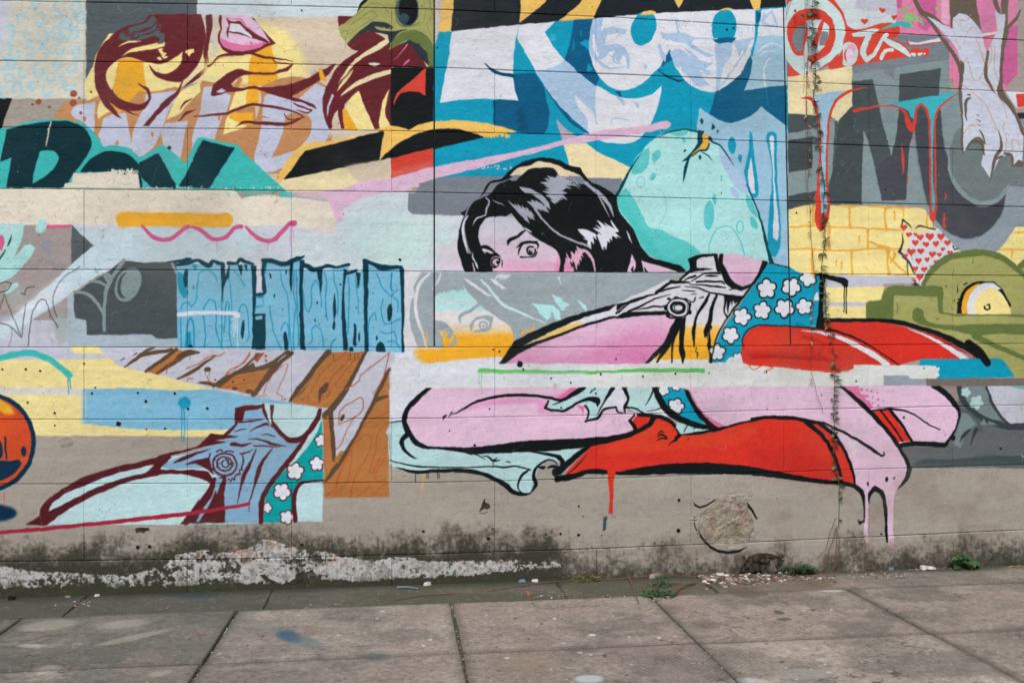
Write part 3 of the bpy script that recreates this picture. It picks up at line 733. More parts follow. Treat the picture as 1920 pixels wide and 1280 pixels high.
D DBR 6 60 905,170 1060,170 1085,170 1030,170
P RU 320,165 385,165 330,235 300,215
E RU 395,190 12 10
E RU 397,225 10
L DBR 1 340,175,16 200,300,14
E DBR 535,515 6
E DBR 665,425 7
E DBR 668,512 6
E BKn 17,367 6
E BKn 232,366 6
L RU2 6 400,480 330,485
L RU2 6 375,470 430,350 520,260 565,250 540,330 500,400 480,470 515,490 515,520
L RU2 7 1320,165 1110,330 1090,380 985,440
L RU2 7 1315,165 1290,300 1270,360 1200,470
L RU2 7 940,695 960,590 1100,500 1125,520 1120,590 1060,650 940,700
L RU2 7 700,540 740,440 800,340 860,260 960,200 1000,160
L RU2 7 810,490 870,480 880,360 1000,240 1020,160
L RU2 7 720,560 850,500 900,420 1050,230 1110,160
L RU2 7 840,1240 900,1200 940,1100 1030,900 1130,780 1180,790 1180,860 1140,960 1050,1130 1030,1250
L RU2 7 900,1240 1010,1120 1040,900
L RU2 7 1310,680 1230,780 1215,900 1170,1060 1200,1060 1260,930 1285,920 1280,960 1210,1090 1240,1130 1290,1110 1280,1150 1200,1230 1170,1170 1080,1240
L RU2 6 870,660 835,760 835,1000 860,1080
L RU2 6 1320,600 1150,700 1060,830 960,1020 920,1200
L RU2 6 910,890 960,850 980,790 1060,640
L RU2 6 100,330 210,250 270,170
L RU2 6 60,400 200,350 330,330 380,360 300,380 90,420
P BR2 905,965 960,900 980,905 930,990
P b3 MTp 1325,440 1500,470 1500,490 1325,490
@0,440
P LV3 800,850 1400,870 1350,1060 1120,1035 900,985 850,940
P BR2 1110,1030 1325,855 1410,880 1200,1048
L DBR 1 935,995,8 1020,930,26 1080,900,30 1290,862,24
L DBR 1 1040,910,24 1100,870,24 1160,850,10
L DBR 1 1095,1025,20 1200,950,32 1325,860,24
L DBR 1 1180,1040,16 1300,960,36 1400,890,50 1495,885,10
L DBR 1 1330,1082,14 1450,1020,28 1560,945,16 1620,905,6
L DBR 1 905,945,5 935,930,10
L DBR 1 995,905,4 1025,885,10
P DBR 1470,1108 1560,1098 1640,1125 1740,1040 1900,960 1920,1000 1760,1060 1650,1140 1560,1125
E DBR 1555,1010 26 18 -20
L RU2 7 1620,905 1560,920 1480,970 1400,1000
L RU2 7 1690,880 1640,910 1600,905
L RU2 7 1250,1040 1280,960 1340,930
L RU2 7 1550,1060 1580,1100 1620,1110
L RU2 7 1690,1060 1730,1010 1830,960 1880,880
L RU2 7 1400,1100 1410,1075 1450,1080
D DBR 4 40 1350,925 1423,900 1540,1025 1567,1025
@0,0,1
#! ================= big sliced letters, blue
P CB 813,55 1478,10 1490,340 1165,335 813,335
@800,0
P #c9bdb6 55,-1600 130,-1600 118,0 95,235 65,380 55,380
P YL 130,-1600 230,-1600 205,0 180,242 95,240 120,0
P BKn 205,0 230,-1600 2690,-1600 2686,54 1920,97 1240,140 690,187 180,236
P YL 730,-300 990,-300 890,10 780,110 697,172
P YL 1200,-150 1370,-150 1300,20 1250,140 985,165 1080,85 1160,10
P YL 1790,-200 1990,-200 1925,0 1886,64 1855,0
P YL 2360,-300 2540,-300 2505,0 2495,75 2455,70 2425,0
L a60 #a54f72 3 180,236 690,187 1240,140 1920,97 2686,54
R YL 9 12 95,232,180,246
P CB 95,245 188,238 100,780 55,780 60,380
#! first letter
P NB 430,478 500,530 600,560 655,556 810,545 870,640 900,760 918,870 905,960 880,1002 760,998 670,985 560,960 500,940 500,750 690,755
P W 188,240 690,190 665,310 650,430 650,550 655,640 685,755 500,743 300,745 100,773 140,560 170,400
L NB2 1 430,478,4 490,525,20 560,555,24 652,568,26
P b3 a50 NB2 670,820 720,800 760,980 690,985
P W 690,188 965,168 885,240 950,345 1040,455 1160,560 1270,640 1400,712 1500,740 1600,735 1700,700 1765,645 1745,760 1700,880 1640,990 1560,1062 1450,1080 1330,1062 1220,1012 1150,950 1050,860 900,660 800,500 680,290
P LBl 1030,455 1160,560 1272,645 1262,760 1280,935 1215,905 1205,985 1130,945 1000,800 880,640 830,530 900,520 980,495
P W 1110,712 1180,785 1248,850 1272,940 1215,970 1200,890 1140,800
P NB 870,640 980,780 1060,860 1120,920 1245,1015 1150,970 1060,900 960,770
P CB 885,240 965,168 1110,155 1085,290 1060,380 1035,450 950,345
S NB 1105,155 1248,145 1225,260 1215,340 1240,480 1295,560 1270,645 1160,560 1035,450 1060,380 1085,280
P CB 1215,480 1245,520 1220,540 1200,530
P CB 1150,330 1190,300 1220,310 1220,380 1190,350
L CB 1 1100,290,3 1105,340,10 1095,390,3
L CB 1 1160,220,2 1155,250,8 1160,280,2
#! white flakes
R a60 #7cc6dc 5 40 920,260,970,310
@400,0
S YL 1652,915 1800,905 2000,920 2160,955 2278,990 2200,1000 2030,1030 1900,990 1800,972 1652,980
P BK 1652,976 1780,968 1900,985 2030,1030 1652,1120
R YL 9 20 2030,1000,2230,1030
@800,0
#! pale star and cream wedge
P #b0a3b4 973,897 1060,980 1160,1050 1020,1070
P CRY 1030,1085 1195,1072 1300,1150 1420,1205 1525,1258 1560,1300 1450,1420 1200,1420 1090,1290
@1120,0
#! round letters
P W -35,145 400,105 1190,70 1185,200 1170,320 1145,420 1060,570 965,655 870,690 780,676 690,630 600,530 540,375 490,470 400,570 300,650 200,677 90,650 20,580 -35,480 -60,350 -55,250
P NB 540,375 568,450 480,500 500,450
E CB 345,215 92 132 18
P YL 318,120 345,92 400,80 438,90 440,106 330,116
E CB 950,205 94 130 4
P YL 918,80 950,66 1000,68 1010,75
S NB 860,290 1040,285 1020,315 960,335 900,325
E DT 970,225 9
E DT 1020,215 9
D LF 7 40 1060,205 1085,210 1130,205 1165,205
#! faint face in the first round letter
S LF -35,145 40,140 28,250 60,300 25,420 -10,455 -50,400 -60,300
L W 1 -30,270,16 -20,350,30 10,420,20
S LF 28,250 60,215 130,208 220,225 205,258 130,252 70,268 40,320 20,340
S LF 20,300 60,345 140,335 205,365 240,430 238,520 222,520 210,440 180,390 130,385 90,395 60,430 -10,460 20,400 0,380 40,370
L LF 1 0,450,10 40,490,26 100,515,18 200,505,8
E LF 160,432 48 56
C W 7 165,440 30 36 10 200
E W 190,455 20 34
E LF 160,425 26 34
L LF 1 10,340,8 40,400,20 70,420,8
E LF 358,505 14 20
L LF 1 590,145,12 600,200,16 605,255,14
#! brow and eye in the second
P LF 468,238 550,258 640,250 740,290 700,325 780,380 880,420 835,432 740,385 650,330 520,300 475,270
L LF 1 740,290,14 900,292,12
S LF 540,390 620,370 700,390 770,455 865,480 810,520 870,560 770,565 845,640 740,640 700,590 600,510 560,440
L W 1 540,300,10 620,360,16 700,420,4
H W 5 9 .4 760,520 820,620 50,14
C W 10 680,530 60 60 90 200
E LF 690,530 28
H LF 6 16 .5 465,320 520,430 -5,90
P LF 880,335 1010,320 1000,420 960,480 930,560 920,660 890,690 890,500
P LF 1010,310 1180,285 1130,340 1105,430 1090,360 1060,430 1045,370
H LF 8 12 .5 960,600 1120,380 -60,110
H W 6 9 .5 900,640 960,420 50,20
#! lower face
L NB2 1 140,690,10 165,700,18 175,725,10
L LF 1 155,735,22 180,750,30 200,785,10
L LF 1 270,770,4 300,785,22 305,820,6
D LF 4 30 303,830
L LF 8 100,920 120,890 170,892 240,905
L NBl 6 450,520 500,530
#! third letter
L NB2 1 450,525,4 520,575,14 600,605,16 650,600,6
P LBr 1145,420 1175,310 1190,270 1412,268 1418,640 1100,682 1140,520
P W 1190,270 1225,80 1408,62 1410,268
L LBl 22 1225,160 1310,92 1345,200 1240,180 1250,110
P CB 1182,80 1228,72 1200,240 1165,420 1145,425 1180,290
P NB 1190,85 1222,100 1215,150 1190,180
E LB 1320,540 82 140
C W 10 1320,560 74 130 140 250
L W 1 1250,560,14 1255,650,10
L WL 1 1200,400,6 1270,340,20 1330,330,14 1400,370,4
L WL 1 1215,430,4 1260,390,14 1330,380,4
P NB 1145,420 1160,470 1130,600 1100,682 1418,638 1420,945 1300,862 1230,800 1150,870 1080,905 1000,920 920,905 840,862 870,760 890,690 960,655 1060,570
H W 8 10 .5 900,690 1060,570 45,-60
L CB 3 1265,660 1280,800
L CB 6 1405,650 1410,820
#! sky ground behind egg
P LB 770,810 840,862 920,905 1000,922 1080,905 1150,870 1230,800 1300,862 1420,945 1480,2240 1300,2200 740,1000
@0,0,1
P GR 785,345 850,331 1165,335 1185,405 863,404 775,401 766,395 766,362 781,362
#! ================= speckled egg
@0,0,1
S PK 1250,227 1259,233 1252,240 1236,243 1225,246 1160,258 1060,272 1000,287 930,306 890,317 827,332 785,345 762,357 740,361 560,361 637,355 675,342 732,335 813,313 960,287 1060,262 1125,246 1200,237
R PK 2 30 880,310,960,318
R PK 2 16 760,345,790,355
R PK 1.6 16 1215,243,1240,248
@1100,220
S MT 225,590 330,380 400,280 460,200 560,130 660,98 760,97 850,118 940,170 1040,260 1120,390 1200,510 1260,650 1310,800 1355,950 1385,1095 860,1032 780,1160 500,1060 300,800
S LBl 985,228 1050,260 1120,380 1200,500 1215,550 1200,575 1130,540 1060,430 1010,330
S TQ2 232,590 290,535 350,600 400,700 450,805 490,832 570,845 620,882 740,930 810,975 862,1030 780,1060 770,1160 700,1120 500,1060 430,990 380,900 340,810 280,740 230,650
P b6 a60 TQ 240,620 300,640 380,800 480,900 560,1040 740,1120 700,1140 480,1060 340,810
S TQ3 335,425 350,340 400,270 462,232 470,290 455,370 410,415 365,430
E TQ3 522,290 26 48 28
E TQ3 497,444 18 31 18
E TQ3 915,737 38 110 2
E TQ3 958,615 16 40 -5
E TQ3 1252,790 24 50 -28
E LBl 1110,565 24 46 -32
S TQ3 1200,575 1230,610 1262,690 1295,760 1240,720 1200,650
S TQ3 610,118 760,105 752,130 690,145
E TQ3 730,172 16 20
E TQ3 1010,445 7 16
C #86b8d0 7 405,487 30 40 0 359 15
C #86b8d0 5 495,670 105 140 -120 60
L TQ3 9 915,1020 925,940 960,860 1010,818 1070,820 1120,870 1160,950 1185,1055
C TQ3 9 1147,822 24 44
L DT2 1 222,592,22 270,500,24 325,390,14 400,290,5
L DT2 1 540,150,3 620,110,10 740,94,12 850,115,14
L DT2 1 1195,500,4 1250,620,10 1310,790,14 1350,950,24 1388,1095,34
S OR2 868,135 900,128 925,150 915,200 900,238 855,245 820,280 785,292 800,255 845,210
P DT2 830,100 882,105 865,145 870,190 845,225 795,270 770,320 745,420 720,492 735,380 755,322 715,332 780,270 835,200
L DT2 1 925,160,30 945,190,14 1000,215,12 1060,290,9 1105,368,3
L DT2 1 790,290,8 840,255,12 900,240,14 920,200,8
L DT2 1 860,260,4 900,280,10 942,325,3
P DT2 860,8 877,30 864,56 852,25
P DT2 940,48 966,75 940,98
E DT2 983,107 6 12 20
E DT2 848,302 10 16
E DT2 735,250 14 7 -30
S #0e94b6 1225,103 1238,130 1245,220 1262,330 1280,470 1280,590 1262,606 1235,580 1200,500 1185,400 1212,280
S WL 1230,295 1245,400 1258,500 1258,570 1235,560 1210,460 1215,390
L DT2 1 1198,500,6 1225,570,9 1262,650,11
E #0e94b6 1090,212 30 64
E #0e94b6 1152,305 16 28
D #0e94b6 4 40 1155,320
S #0e94b6 1347,150 1365,112 1400,108 1425,140 1422,300 1430,500 1445,700 1453,880 1440,1000 1415,1045 1388,1035 1362,950 1368,700 1388,500 1385,350
S WL 1372,160 1388,135 1405,155 1403,300 1410,500 1430,700 1441,880 1422,922 1398,890 1402,700 1398,450 1385,280
#! ================= woman with black hair, hidden below the eyes
@0,0,1
P b3 a60 #d6c4d4 820,460 880,460 880,508 820,508
@740,270
V #c0c4d2 #dcbcd0 560 960 620,520 900,500 1240,760 1250,957 700,957 540,800
P b2 GRp 700,480 900,480 900,550 700,540
V #d8bcd0 #d890b8 700 960 1240,740 1520,740 1520,957 1200,957
P b7 a45 #dd86b4 800,890 1350,890 1350,980 800,980
P PKl 1600,700 2180,957 1600,957
P BK 490,515 530,500 570,460 650,385 700,300 740,276 800,262 860,200 940,150 1040,112 1110,103 1220,120 1300,160 1390,180 1420,230 1480,290 1560,325 1620,360 1665,400 1675,480 1720,560 1790,640 1830,740 1868,800 1920,850 2020,880 2140,915 2186,957 1505,957 1235,957 1242,870 1205,790 1130,742 1050,700 1000,660 950,610 910,560 875,515 840,540 720,545 680,560 645,610 625,670 640,760 680,830 705,880 735,957 528,957 490,850 472,760 485,650 520,540
S #dcccab 862,236 930,178 1025,160 1070,130 1140,140 1230,165 1290,195 1400,245 1240,246 1210,200 1160,177 1090,180 1000,192 945,236
P GR 1240,246 1400,245 1440,300 1380,300 1330,270
P GR 720,298 800,280 850,268 900,236 945,236 900,290 860,270 780,300 765,335 700,385 640,405 590,440 555,490 530,560 525,640 540,740 575,830 545,815 515,720 512,600 540,500 600,425 670,375
P BK 760,320 800,292 900,282 960,300 1000,340 900,330 840,345 780,350 720,385
@860,340,.17186
#! hair lights
S GRp 660,60 740,75 850,115 930,170 970,230 1005,305 950,270 880,200 800,140 720,120
P GRp 885,15 985,55 925,45 1000,85 930,85 1010,115 900,105 1000,145 950,150 1020,190 985,195 1040,205 1000,215 1055,250 1060,225 1085,235 1085,205 1110,215 1100,190 1140,200 1100,160 1190,210 1130,140 1190,130 1120,110 1180,70 1130,60 1240,90 1160,40 1275,45 1190,10 1250,0 1150,-30 1230,-60 1130,-40 1080,-80 1050,-40 960,-60 1010,-20 930,-30 990,5
P GRp 605,240 660,290 630,235 700,305 680,255 740,320 730,280 790,350 775,310 835,390 800,360 830,430 780,380 800,420 740,360 775,465 720,400 700,370 660,345 690,360 640,310
P GRp 740,215 800,235 790,200 850,240 830,205 900,255 880,225 935,275 930,250 990,345 930,310 950,330 880,290 910,325 850,290 860,320 800,270
H GRp 5 14 .5 1120,-40 1240,-60 120,140
L GRp 1 540,210,6 640,310,30 740,430,6
L GRp 1 620,290,10 700,350,34 800,370,14
L GRp 1 790,250,8 850,330,30 930,430,22 1040,540,22 1160,610,22 1300,665,20 1400,705,24 1450,740,5
L #d0a6c0 1 1300,740,6 1390,765,30 1450,840,30 1480,930,22 1488,985,12
L WL 1 100,370,10 50,470,22 50,600,28 75,710,20 100,790,4
L GRp 1 300,180,18 330,220,20 300,340,24 290,380,8
L WL 1 150,480,3 200,400,16 290,375,10
L GRp 1 1385,20,40 1460,80,40 1560,160,44 1640,260,34 1690,380,12
L GRp 1 1500,120,6 1560,220,18 1620,340,12 1650,400,3
L WL 1 1660,430,10 1700,500,20 1740,550,8
P WL 1295,525 1380,525 1470,560 1510,600 1520,570 1590,605 1460,510 1550,530 1480,475 1570,520 1500,425 1600,480 1650,520 1580,440 1680,510 1720,530 1660,425 1745,545 1700,560 1780,620 1720,590 1735,620 1670,590 1675,650 1640,610 1650,670 1620,650 1610,750 1585,690 1580,755 1540,660 1510,590 1490,600 1510,640 1460,590 1480,690 1440,640 1450,740 1400,680 1410,650 1350,620 1400,630 1330,570
L WL 1 1660,430,10 1700,500,20 1740,550,8
L WL 1 1830,540,8 1860,600,20 1890,680,3
P #d8a8c4 1170,765 1200,830 1230,850 1225,760 1260,800 1280,740 1300,800 1290,700 1330,740 1390,765 1340,790 1370,830 1330,800 1340,870 1310,840 1320,920 1300,880 1290,975 1270,900 1240,850 1240,900 1215,850 1210,910 1190,860 1180,820
P #dc90b8 1165,830 1150,985 1262,985 1250,920 1232,945 1215,890 1200,900 1185,850
H WL 3 16 .4 140,760 200,900 30,120
L #d8b4cc 1 150,890,8 175,985,18
#! fringe teeth
H BK 10 22 .5 330,310 570,290 10,95
H GRp 9 5 .5 350,190 460,240 80,50
P WL 685,455 735,540 715,500 780,545 800,565 730,525
#! brows and eyes
P BK 533,710 528,650 560,620 630,595 680,550 740,525 700,565 650,610 600,640 560,665
P BK 245,705 300,702 350,725 410,780 465,838 420,805 350,755 290,735 245,735
P BK 620,735 680,670 760,650 860,655 850,675 780,668 710,685 680,720 650,815 655,740 675,700
L BK 1 690,690,10 760,662,20 840,668,24 866,695,18 858,735,8
L BK 1 675,828,20 740,828,11 825,818,18 858,768,10
C BK 19 790,755 46 46 -20 300
E BK 780,766 22 26
E WL 785,752 9
P BK 290,765 350,788 420,782 452,815 390,812 356,830 340,875 350,915 300,855
C BK 17 405,880 48 48 100 330
E BK 428,880 24 28
E WL 425,862 8
L BK 1 330,900,8 365,940,20 410,935,14 440,905,6
L BK 1 465,850,4 475,900,12 470,945,4
#! pink nape shapes
@1100,220
S PKl 340,1025 365,1100 350,1160 305,1160
P BK 330,1140 345,1110 350,1165
P PKl 410,1075 560,1120 690,1162 430,1162
P BK 380,1080 415,1160 440,1162 430,1120 460,1162 400,1165
#! ================= ghost of the same face
@740,470
P WL 75,130 300,160 300,240 75,760
P GHb 200,163 2240,163 2100,210 1920,330 1650,400 1460,450 1220,530 960,660 870,725 175,725 140,640 115,540 118,400 150,330 140,270
P #d0d0d8 75,160 200,163 140,270 150,330 118,400 112,540 140,640 175,725 75,760
V #a6dade #d6d6da 300 480 345,315 420,290 520,270 560,320 620,390 690,460 300,460 300,350
P b2 a80 MT 300,400 640,400 680,450 300,450
V #d6d4d6 OR 540 680 300,458 690,458 780,510 850,555 885,620 892,700 872,728 370,728 360,650 300,560
P b3 OR 440,640 885,625 890,720 372,725 380,690
H GHb 12 14 .5 350,290 520,255 3,50
L #d4d4dc 1 260,170,14 190,250,24 160,340,22 165,500,26 205,600,20 240,720,14
L #d8b890 1 190,560,4 220,640,14 245,725,10
L #dba860 1 235,600,4 250,680,12
L #c8ccd6 1 345,170,10 325,230,16 280,290,3
H #d4d6de 9 18 .4 510,200 640,290 110,60
H #d4d6de 7 18 .4 700,200 790,270 70,30
H #cad0da 6 14 .4 800,170 880,180 -70,50
L #c4dce0 1 650,220,14 730,310,24 800,390,24 900,445,20 1000,490,14 1130,545,6
P MT 1030,395 1190,410 1235,450 1245,520 1205,510 1180,450 1140,530 1085,450
H MT 6 18 .4 1030,390 1110,500 110,20
P MT 1180,325 1250,370 1312,405 1270,430 1210,395
H MT 5 16 .4 1180,330 1240,440 80,20
L MT 1 1370,372,6 1420,420,28 1435,455,10
L #d4d6de 1 1230,200,14 1245,250,5
L GHb 1 495,545,6 492,490,26 560,455,22 620,410,22 680,380,16
P GHb 555,560 610,500 680,485 740,495 720,580 700,600 660,610 590,612 600,600 700,580 715,530 660,505 610,520 590,560 570,605
C GHb 14 665,560 28 28 0 340
E GHb 668,562 10
P GHb 295,520 380,540 440,600 430,640 390,600 320,595 300,560
C GHb 16 410,650 42 48 0 250
E GHb 408,640 16 20
L GHb 1 450,640,8 458,690,14 420,710,8
P OR 355,615 385,610 375,650 400,700 370,720
H #d8a860 6 18 .5 940,640 1040,600 14,-60
P b1 OR 185,735 872,725 848,800 700,798 600,805 420,822 300,840 205,828
D OR 8 200 212,820 228,820 250,820 265,820 270,820
D OR 7 110 292,835
D b1 OR 6 100 195,800
R b4 a50 OR 16 30 170,740,200,820
@740,470
#! ================= pink figure, upper slice
V #d9b2ce #d08ab6 560 850 780,852 950,745 1100,680 1300,608 1500,540 1700,490 1920,462 2100,470 2180,500 2060,700 1885,850
P b14 a60 #cf7fb0 1500,700 1920,560 2100,600 1950,848 1400,848
P b12 a50 PKl 1000,720 1500,560 1700,540 1500,700 1100,800
P b10 a80 #d26aa6 1750,780 1960,760 1900,848 1700,848
P WL 960,720 1100,640 1300,545 1500,475 1750,415 1920,330 2100,440 1920,455 1700,482 1500,530 1300,600 1100,672
P b2 YL 960,722 1100,645 1250,575 1400,530 1420,560 1300,600 1100,672
P BK 780,848 870,725 895,680 1000,625 1220,530 1450,455 1760,375 1860,340 1800,385 1750,415 1500,475 1300,548 1100,640 940,725 1100,668 1300,598 1500,528 1700,480 1920,450 1940,470 1700,497 1500,545 1300,615 1100,690 940,765 820,848
@1160,460,.17972
#! tattered sash
P #d0d0da 0,600 250,490 500,365 560,370 640,350 720,290 780,200 810,100 1040,95 1060,260 1100,340 1170,420 1280,440 1390,420 1300,520 1200,640 1110,790 1000,960 960,1235 300,1235 620,900 600,745 480,700 60,740 0,740 -140,730
V YL OR 830 1040 690,860 700,830 1060,830 1000,1000 968,1190 640,1190 370,1190 480,1060 640,830
P b3 a70 #dcd0b8 690,810 1080,810 1060,850 690,850
P #d4d6da 350,1192 968,1192 960,1235 280,1235
P PKl 1095,95 1220,92 1505,158 1450,290 1370,400 1290,428 1200,390 1130,280 1085,180
P b6 a60 #d29ac4 1160,290 1440,280 1370,400 1290,420 1200,380
P PKl 1040,95 1095,95 1050,200 1040,140
P BK 722,148 800,110 900,94 1025,92 1000,110 860,125 812,155 810,235 985,248 860,265 740,290 640,370 620,365 700,290 745,250 740,190
P BK 990,95 1030,95 1040,200 1060,270 1030,275 1010,180
P BK 1050,95 1092,92 1085,180 1130,280 1200,385 1290,430 1380,400 1450,300 1500,160 1558,175 1500,290 1400,410 1280,470 1200,455 1150,470 1145,462 1180,455 1120,400 1080,320 1040,200
L BK 1 750,375,8 830,330,12 900,295,14 1050,290,24
L BK 1 670,380,6 720,345,16 800,318,24
L BK 1 900,325,6 950,318,22 1030,322,10
L BK 1 810,378,22 1000,380,20 1085,385,20 1105,410,8
L BK 1 740,408,10 900,418,14 1020,430,18 1110,448,12
L BK 1 685,435,6 820,445,12 940,490,16 1060,510,18 1200,530,22 1280,535,24 1310,510,8
L BK 1 540,380,34 640,385,28 735,390,14
L BK 1 545,385,20 480,430,34 385,500,30
L BK 1 380,505,6 520,455,20 640,430,8
L BK 1 0,700,10 100,610,14 220,550,16 400,510,10
L BK 1 655,468,6 790,480,14
L BK 1 760,512,8 810,510,8
L BK 1 840,545,8 880,537,14
P BK -20,615 200,550 360,505 200,580 60,620 -20,680
L BK 1 60,640,20 -30,710,14
L BK 1 540,515,4 400,550,12 250,620,18 100,690,24
P BK 60,700 480,685 500,715 60,738 -20,760 -20,745
L BK 1 160,675,4 350,640,20 480,635,14
L BK 1 -20,750,24 250,725,24 500,705,30 520,750,24 600,755,14
C BK 16 622,650 118 98
C BK 14 618,650 128 104 0 60
E BK 600,545 26 12
E BK 520,560 22 14
E BK 490,650 16 30
E BK 515,735 22 14
E BK 690,560 26 12
E BK 745,620 16 26
E BK 740,700 22 22
E #d0d0da 620,648 100 82
C BK 30 618,650 68 52
C BK 8 625,648 46 32
C BK 6 700,660 20 50 -60 60
L BK 12 700,560 760,590 790,585 800,545
P BK 600,745 660,740 640,860 600,940 560,1010 500,1100 400,1225 385,1228 450,1110 300,1235 268,1235 380,1110 480,1000 540,870
L BK 1 580,960,24 555,1080,20 555,1225,12
P BK 662,760 700,745 685,900 675,1050 692,1140 670,1235 640,1130 630,1050 640,880
P BK 940,500 955,510 900,620 820,740 800,880 790,1080 780,1020 765,890 800,740 870,610
L BK 1 812,1060,8 805,1110,6 822,1120,12 815,1175,4
P BK 1020,510 1035,520 990,640 970,780 930,900 930,950 895,960 890,890 930,780 950,660
P BK 930,880 960,830 970,860 945,880 960,1000 955,1110 975,1225 940,1225 945,1130 925,1050 940,960
D BK 8 40 905,940 925,940 950,850 965,850
L BK 1 1110,530,24 1105,640,20 1100,700,14 1125,745,20
P BK 1110,520 1290,535 1240,590 1210,600 1190,560 1180,620 1165,560 1150,640 1135,720 1125,600
D BK 8 80 1150,560 1180,560 1210,560
@1160,470
#! ================= blue printed skirt and red thighs
P CB 1120,88 1500,190 1545,200 1500,580 1300,570 1080,560 1000,580 945,640 922,700 918,800 800,840 692,842 705,770 770,610 880,450 960,330 1060,190
P b3 a50 NB2 1320,535 1390,550 1380,570 1330,570
F W BK 1110,285 84 -20
F W BK 1293,272 80 10
F W BK 1420,205 72 30
F W BK 1075,448 76 -10
F W BK 1243,430 82 20
F W BK 1390,420 70 -30
F W BK 925,495 76 0
F W BK 838,632 72 15
F W BK 738,760 70 -15
F W BK 895,800 44 0
P W 1490,310 1500,370 1460,370 1470,330
P WL 800,842 830,800 925,800 930,850
P #d4d8d8 690,842 740,838 800,842 800,870 690,870
L BK 1 1010,240,10 940,335,16 860,440,12 790,540,10 730,660,10 702,770,9 690,845,10
L BK 1 1125,92,6 1300,130,8 1530,190,14
P BK 1510,190 1548,195 1530,400 1546,588 1480,578 1500,400
P BK 1500,175 1590,185 1700,210 1718,225 1715,265 1690,275 1665,245 1560,205
D BK 8 190 1688,260,200 1705,260,210
P RD 945,640 1000,580 1100,560 1300,568 1500,588 1620,600 1740,640 1850,700 2000,775 2110,858 1730,855 1700,880 1620,905 1500,885 1300,865 1100,845 985,835 940,845 922,790 922,700
P RD 1545,530 1550,585 1620,600 1750,650 1880,720 2105,856 2265,812 2690,812 2560,735 2420,660 2200,590 2000,540 1820,527
P b6 a70 #d3402a 1000,590 1400,600 1500,680 1100,760 960,740
P b4 a80 RDd 960,770 1500,790 1650,850 1560,880 1000,820
L b2 a80 RDd 20 1380,640 1540,700 1500,780 1600,840
L RDl 7 960,830 1010,870 1080,850 1160,870 1100,900 1090,915
L RDl 7 1090,840 1240,865 1400,870 1560,900 1650,905 1720,855
L RDl 8 1000,880 1030,880 1060,850
L #e8c4c0 1 1290,825,4 1380,835,10 1480,850,5
L #e8c4c0 1 1200,850,3 1320,862,8 1500,868,4
L BK 1 940,720,6 925,680,8 945,625,9 985,580,9 1040,562,9 1150,560,9 1300,566,9 1500,585,10 1620,600,14 1760,650,14 1880,710,11 1980,775,9 2105,856,9
@1440,470
P BK 415,505 560,503 700,503 850,508 950,515 1060,538 1150,560 1300,612 1500,700 1580,745 1640,785 1672,835 1660,870 1610,860 1560,800 1450,730 1300,655 1100,585 900,540 700,532 415,535
L W 1 245,598,3 400,615,20 540,652,30 650,705,36 800,785,40 895,858,46
L WL 1 1040,582,3 1180,635,18 1300,698,26 1400,755,40 1510,815,64
L b1 a60 #8e2a30 1 1120,590,6 1300,660,20 1430,740,20 1540,812,30
#! ================= yellow brick pattern and red hearts, right
@1440,240
P LY 158,565 700,575 1080,600 1180,610 1250,740 1440,930 1440,1130 250,1085 160,1040
P LY 1400,760 1900,740 4000,700 4000,1125 1400,1100
R b3 a50 #f0dfa2 60 22 180,600,1000,1080
L OR2 13 160,745 250,738 340,735 460,742 560,745 700,752 880,762 1000,770
L OR2 13 160,912 300,905 400,917 650,918 800,905 1000,905
L OR2 1 340,585,24 335,660,12 338,735,20
L OR2 1 345,585,14 500,580,10 610,590,22 700,580,10 880,595,18 1080,600,8
L OR2 1 612,590,18 610,680,12 620,745,22
L OR2 1 880,595,20 875,680,12 882,762,22
L OR2 1 462,745,24 455,830,14 462,915,22
L OR2 1 750,760,20 745,840,12 748,910,20
L OR2 1 335,915,24 330,1000,14 335,1100,24
L OR2 1 628,918,24 625,1000,12 632,1110,18
L OR2 1 900,915,40 895,1000,14 905,1105,24
L OR2 1 750,850,12 820,880,20 900,900,30
L OR2 1 900,960,16 960,1020,14 1040,1090,12
L OR2 1 940,920,12 950,960,18 920,1010,14
L OR2 1 950,1105,8 1050,1090,14
L OR2 1 1190,640,12 1190,745,12
L OR2 12 1700,915 1830,912 2400,915
L OR2 12 1840,785 2400,780
L OR2 1 1832,915,20 1828,980,8
D OR2 12 60 1015,610 948,630 515,990 550,1010 683,805
#! big grey letters
@1440,0
P #c8d3da 130,-1600 960,-1600 960,265 600,225 580,150 470,0
P PKb 955,-1600 1890,-1600 1880,600 1800,690 1440,690 1350,560 1360,400 1300,270 965,262
P PKd 960,-1600 1100,-1600 1000,60 955,60
P b1 PKd 1150,-300 1230,-300 1260,100 1190,240 1120,200
P a80 #cc7aa8 1620,-300 1700,-300 1700,200 1620,330 1600,260
P b1 PKd 1770,220 1880,190 1870,570 1800,640 1750,630
P #dca4c0 1300,-300 1350,-300 1360,180 1300,180
P #a09793 1890,-1600 4000,-1600 4000,700 1780,690 1800,640 1870,570
P WL 1780,690 4000,700 4000,810 1860,810
P RDo 1858,708 4000,700 4000,800 1870,806
P #262b38 1870,850 4000,830 4000,1250 1920,1250
S LV2 650,60 680,-60 960,-60 965,105 900,110 840,60 800,90 740,70
C a70 #a4a9c4 6 740,20 60 60 40 330
C a70 #a4a9c4 5 800,80 100 60 20 130
P GRm 120,205 560,225 640,275 960,262 1300,270 1355,310 1360,700 900,720 630,740 400,420 130,400
P #8d95a0 180,300 300,150 480,200 500,240 400,360
P GRl 630,555 860,525 940,612 950,505 1355,450 1362,690 1445,690 1600,900 4000,860 4000,1560 155,1535 145,1000
P GRm 630,490 860,455 1060,430 1355,400 1355,450 950,505 942,612 860,525 630,557
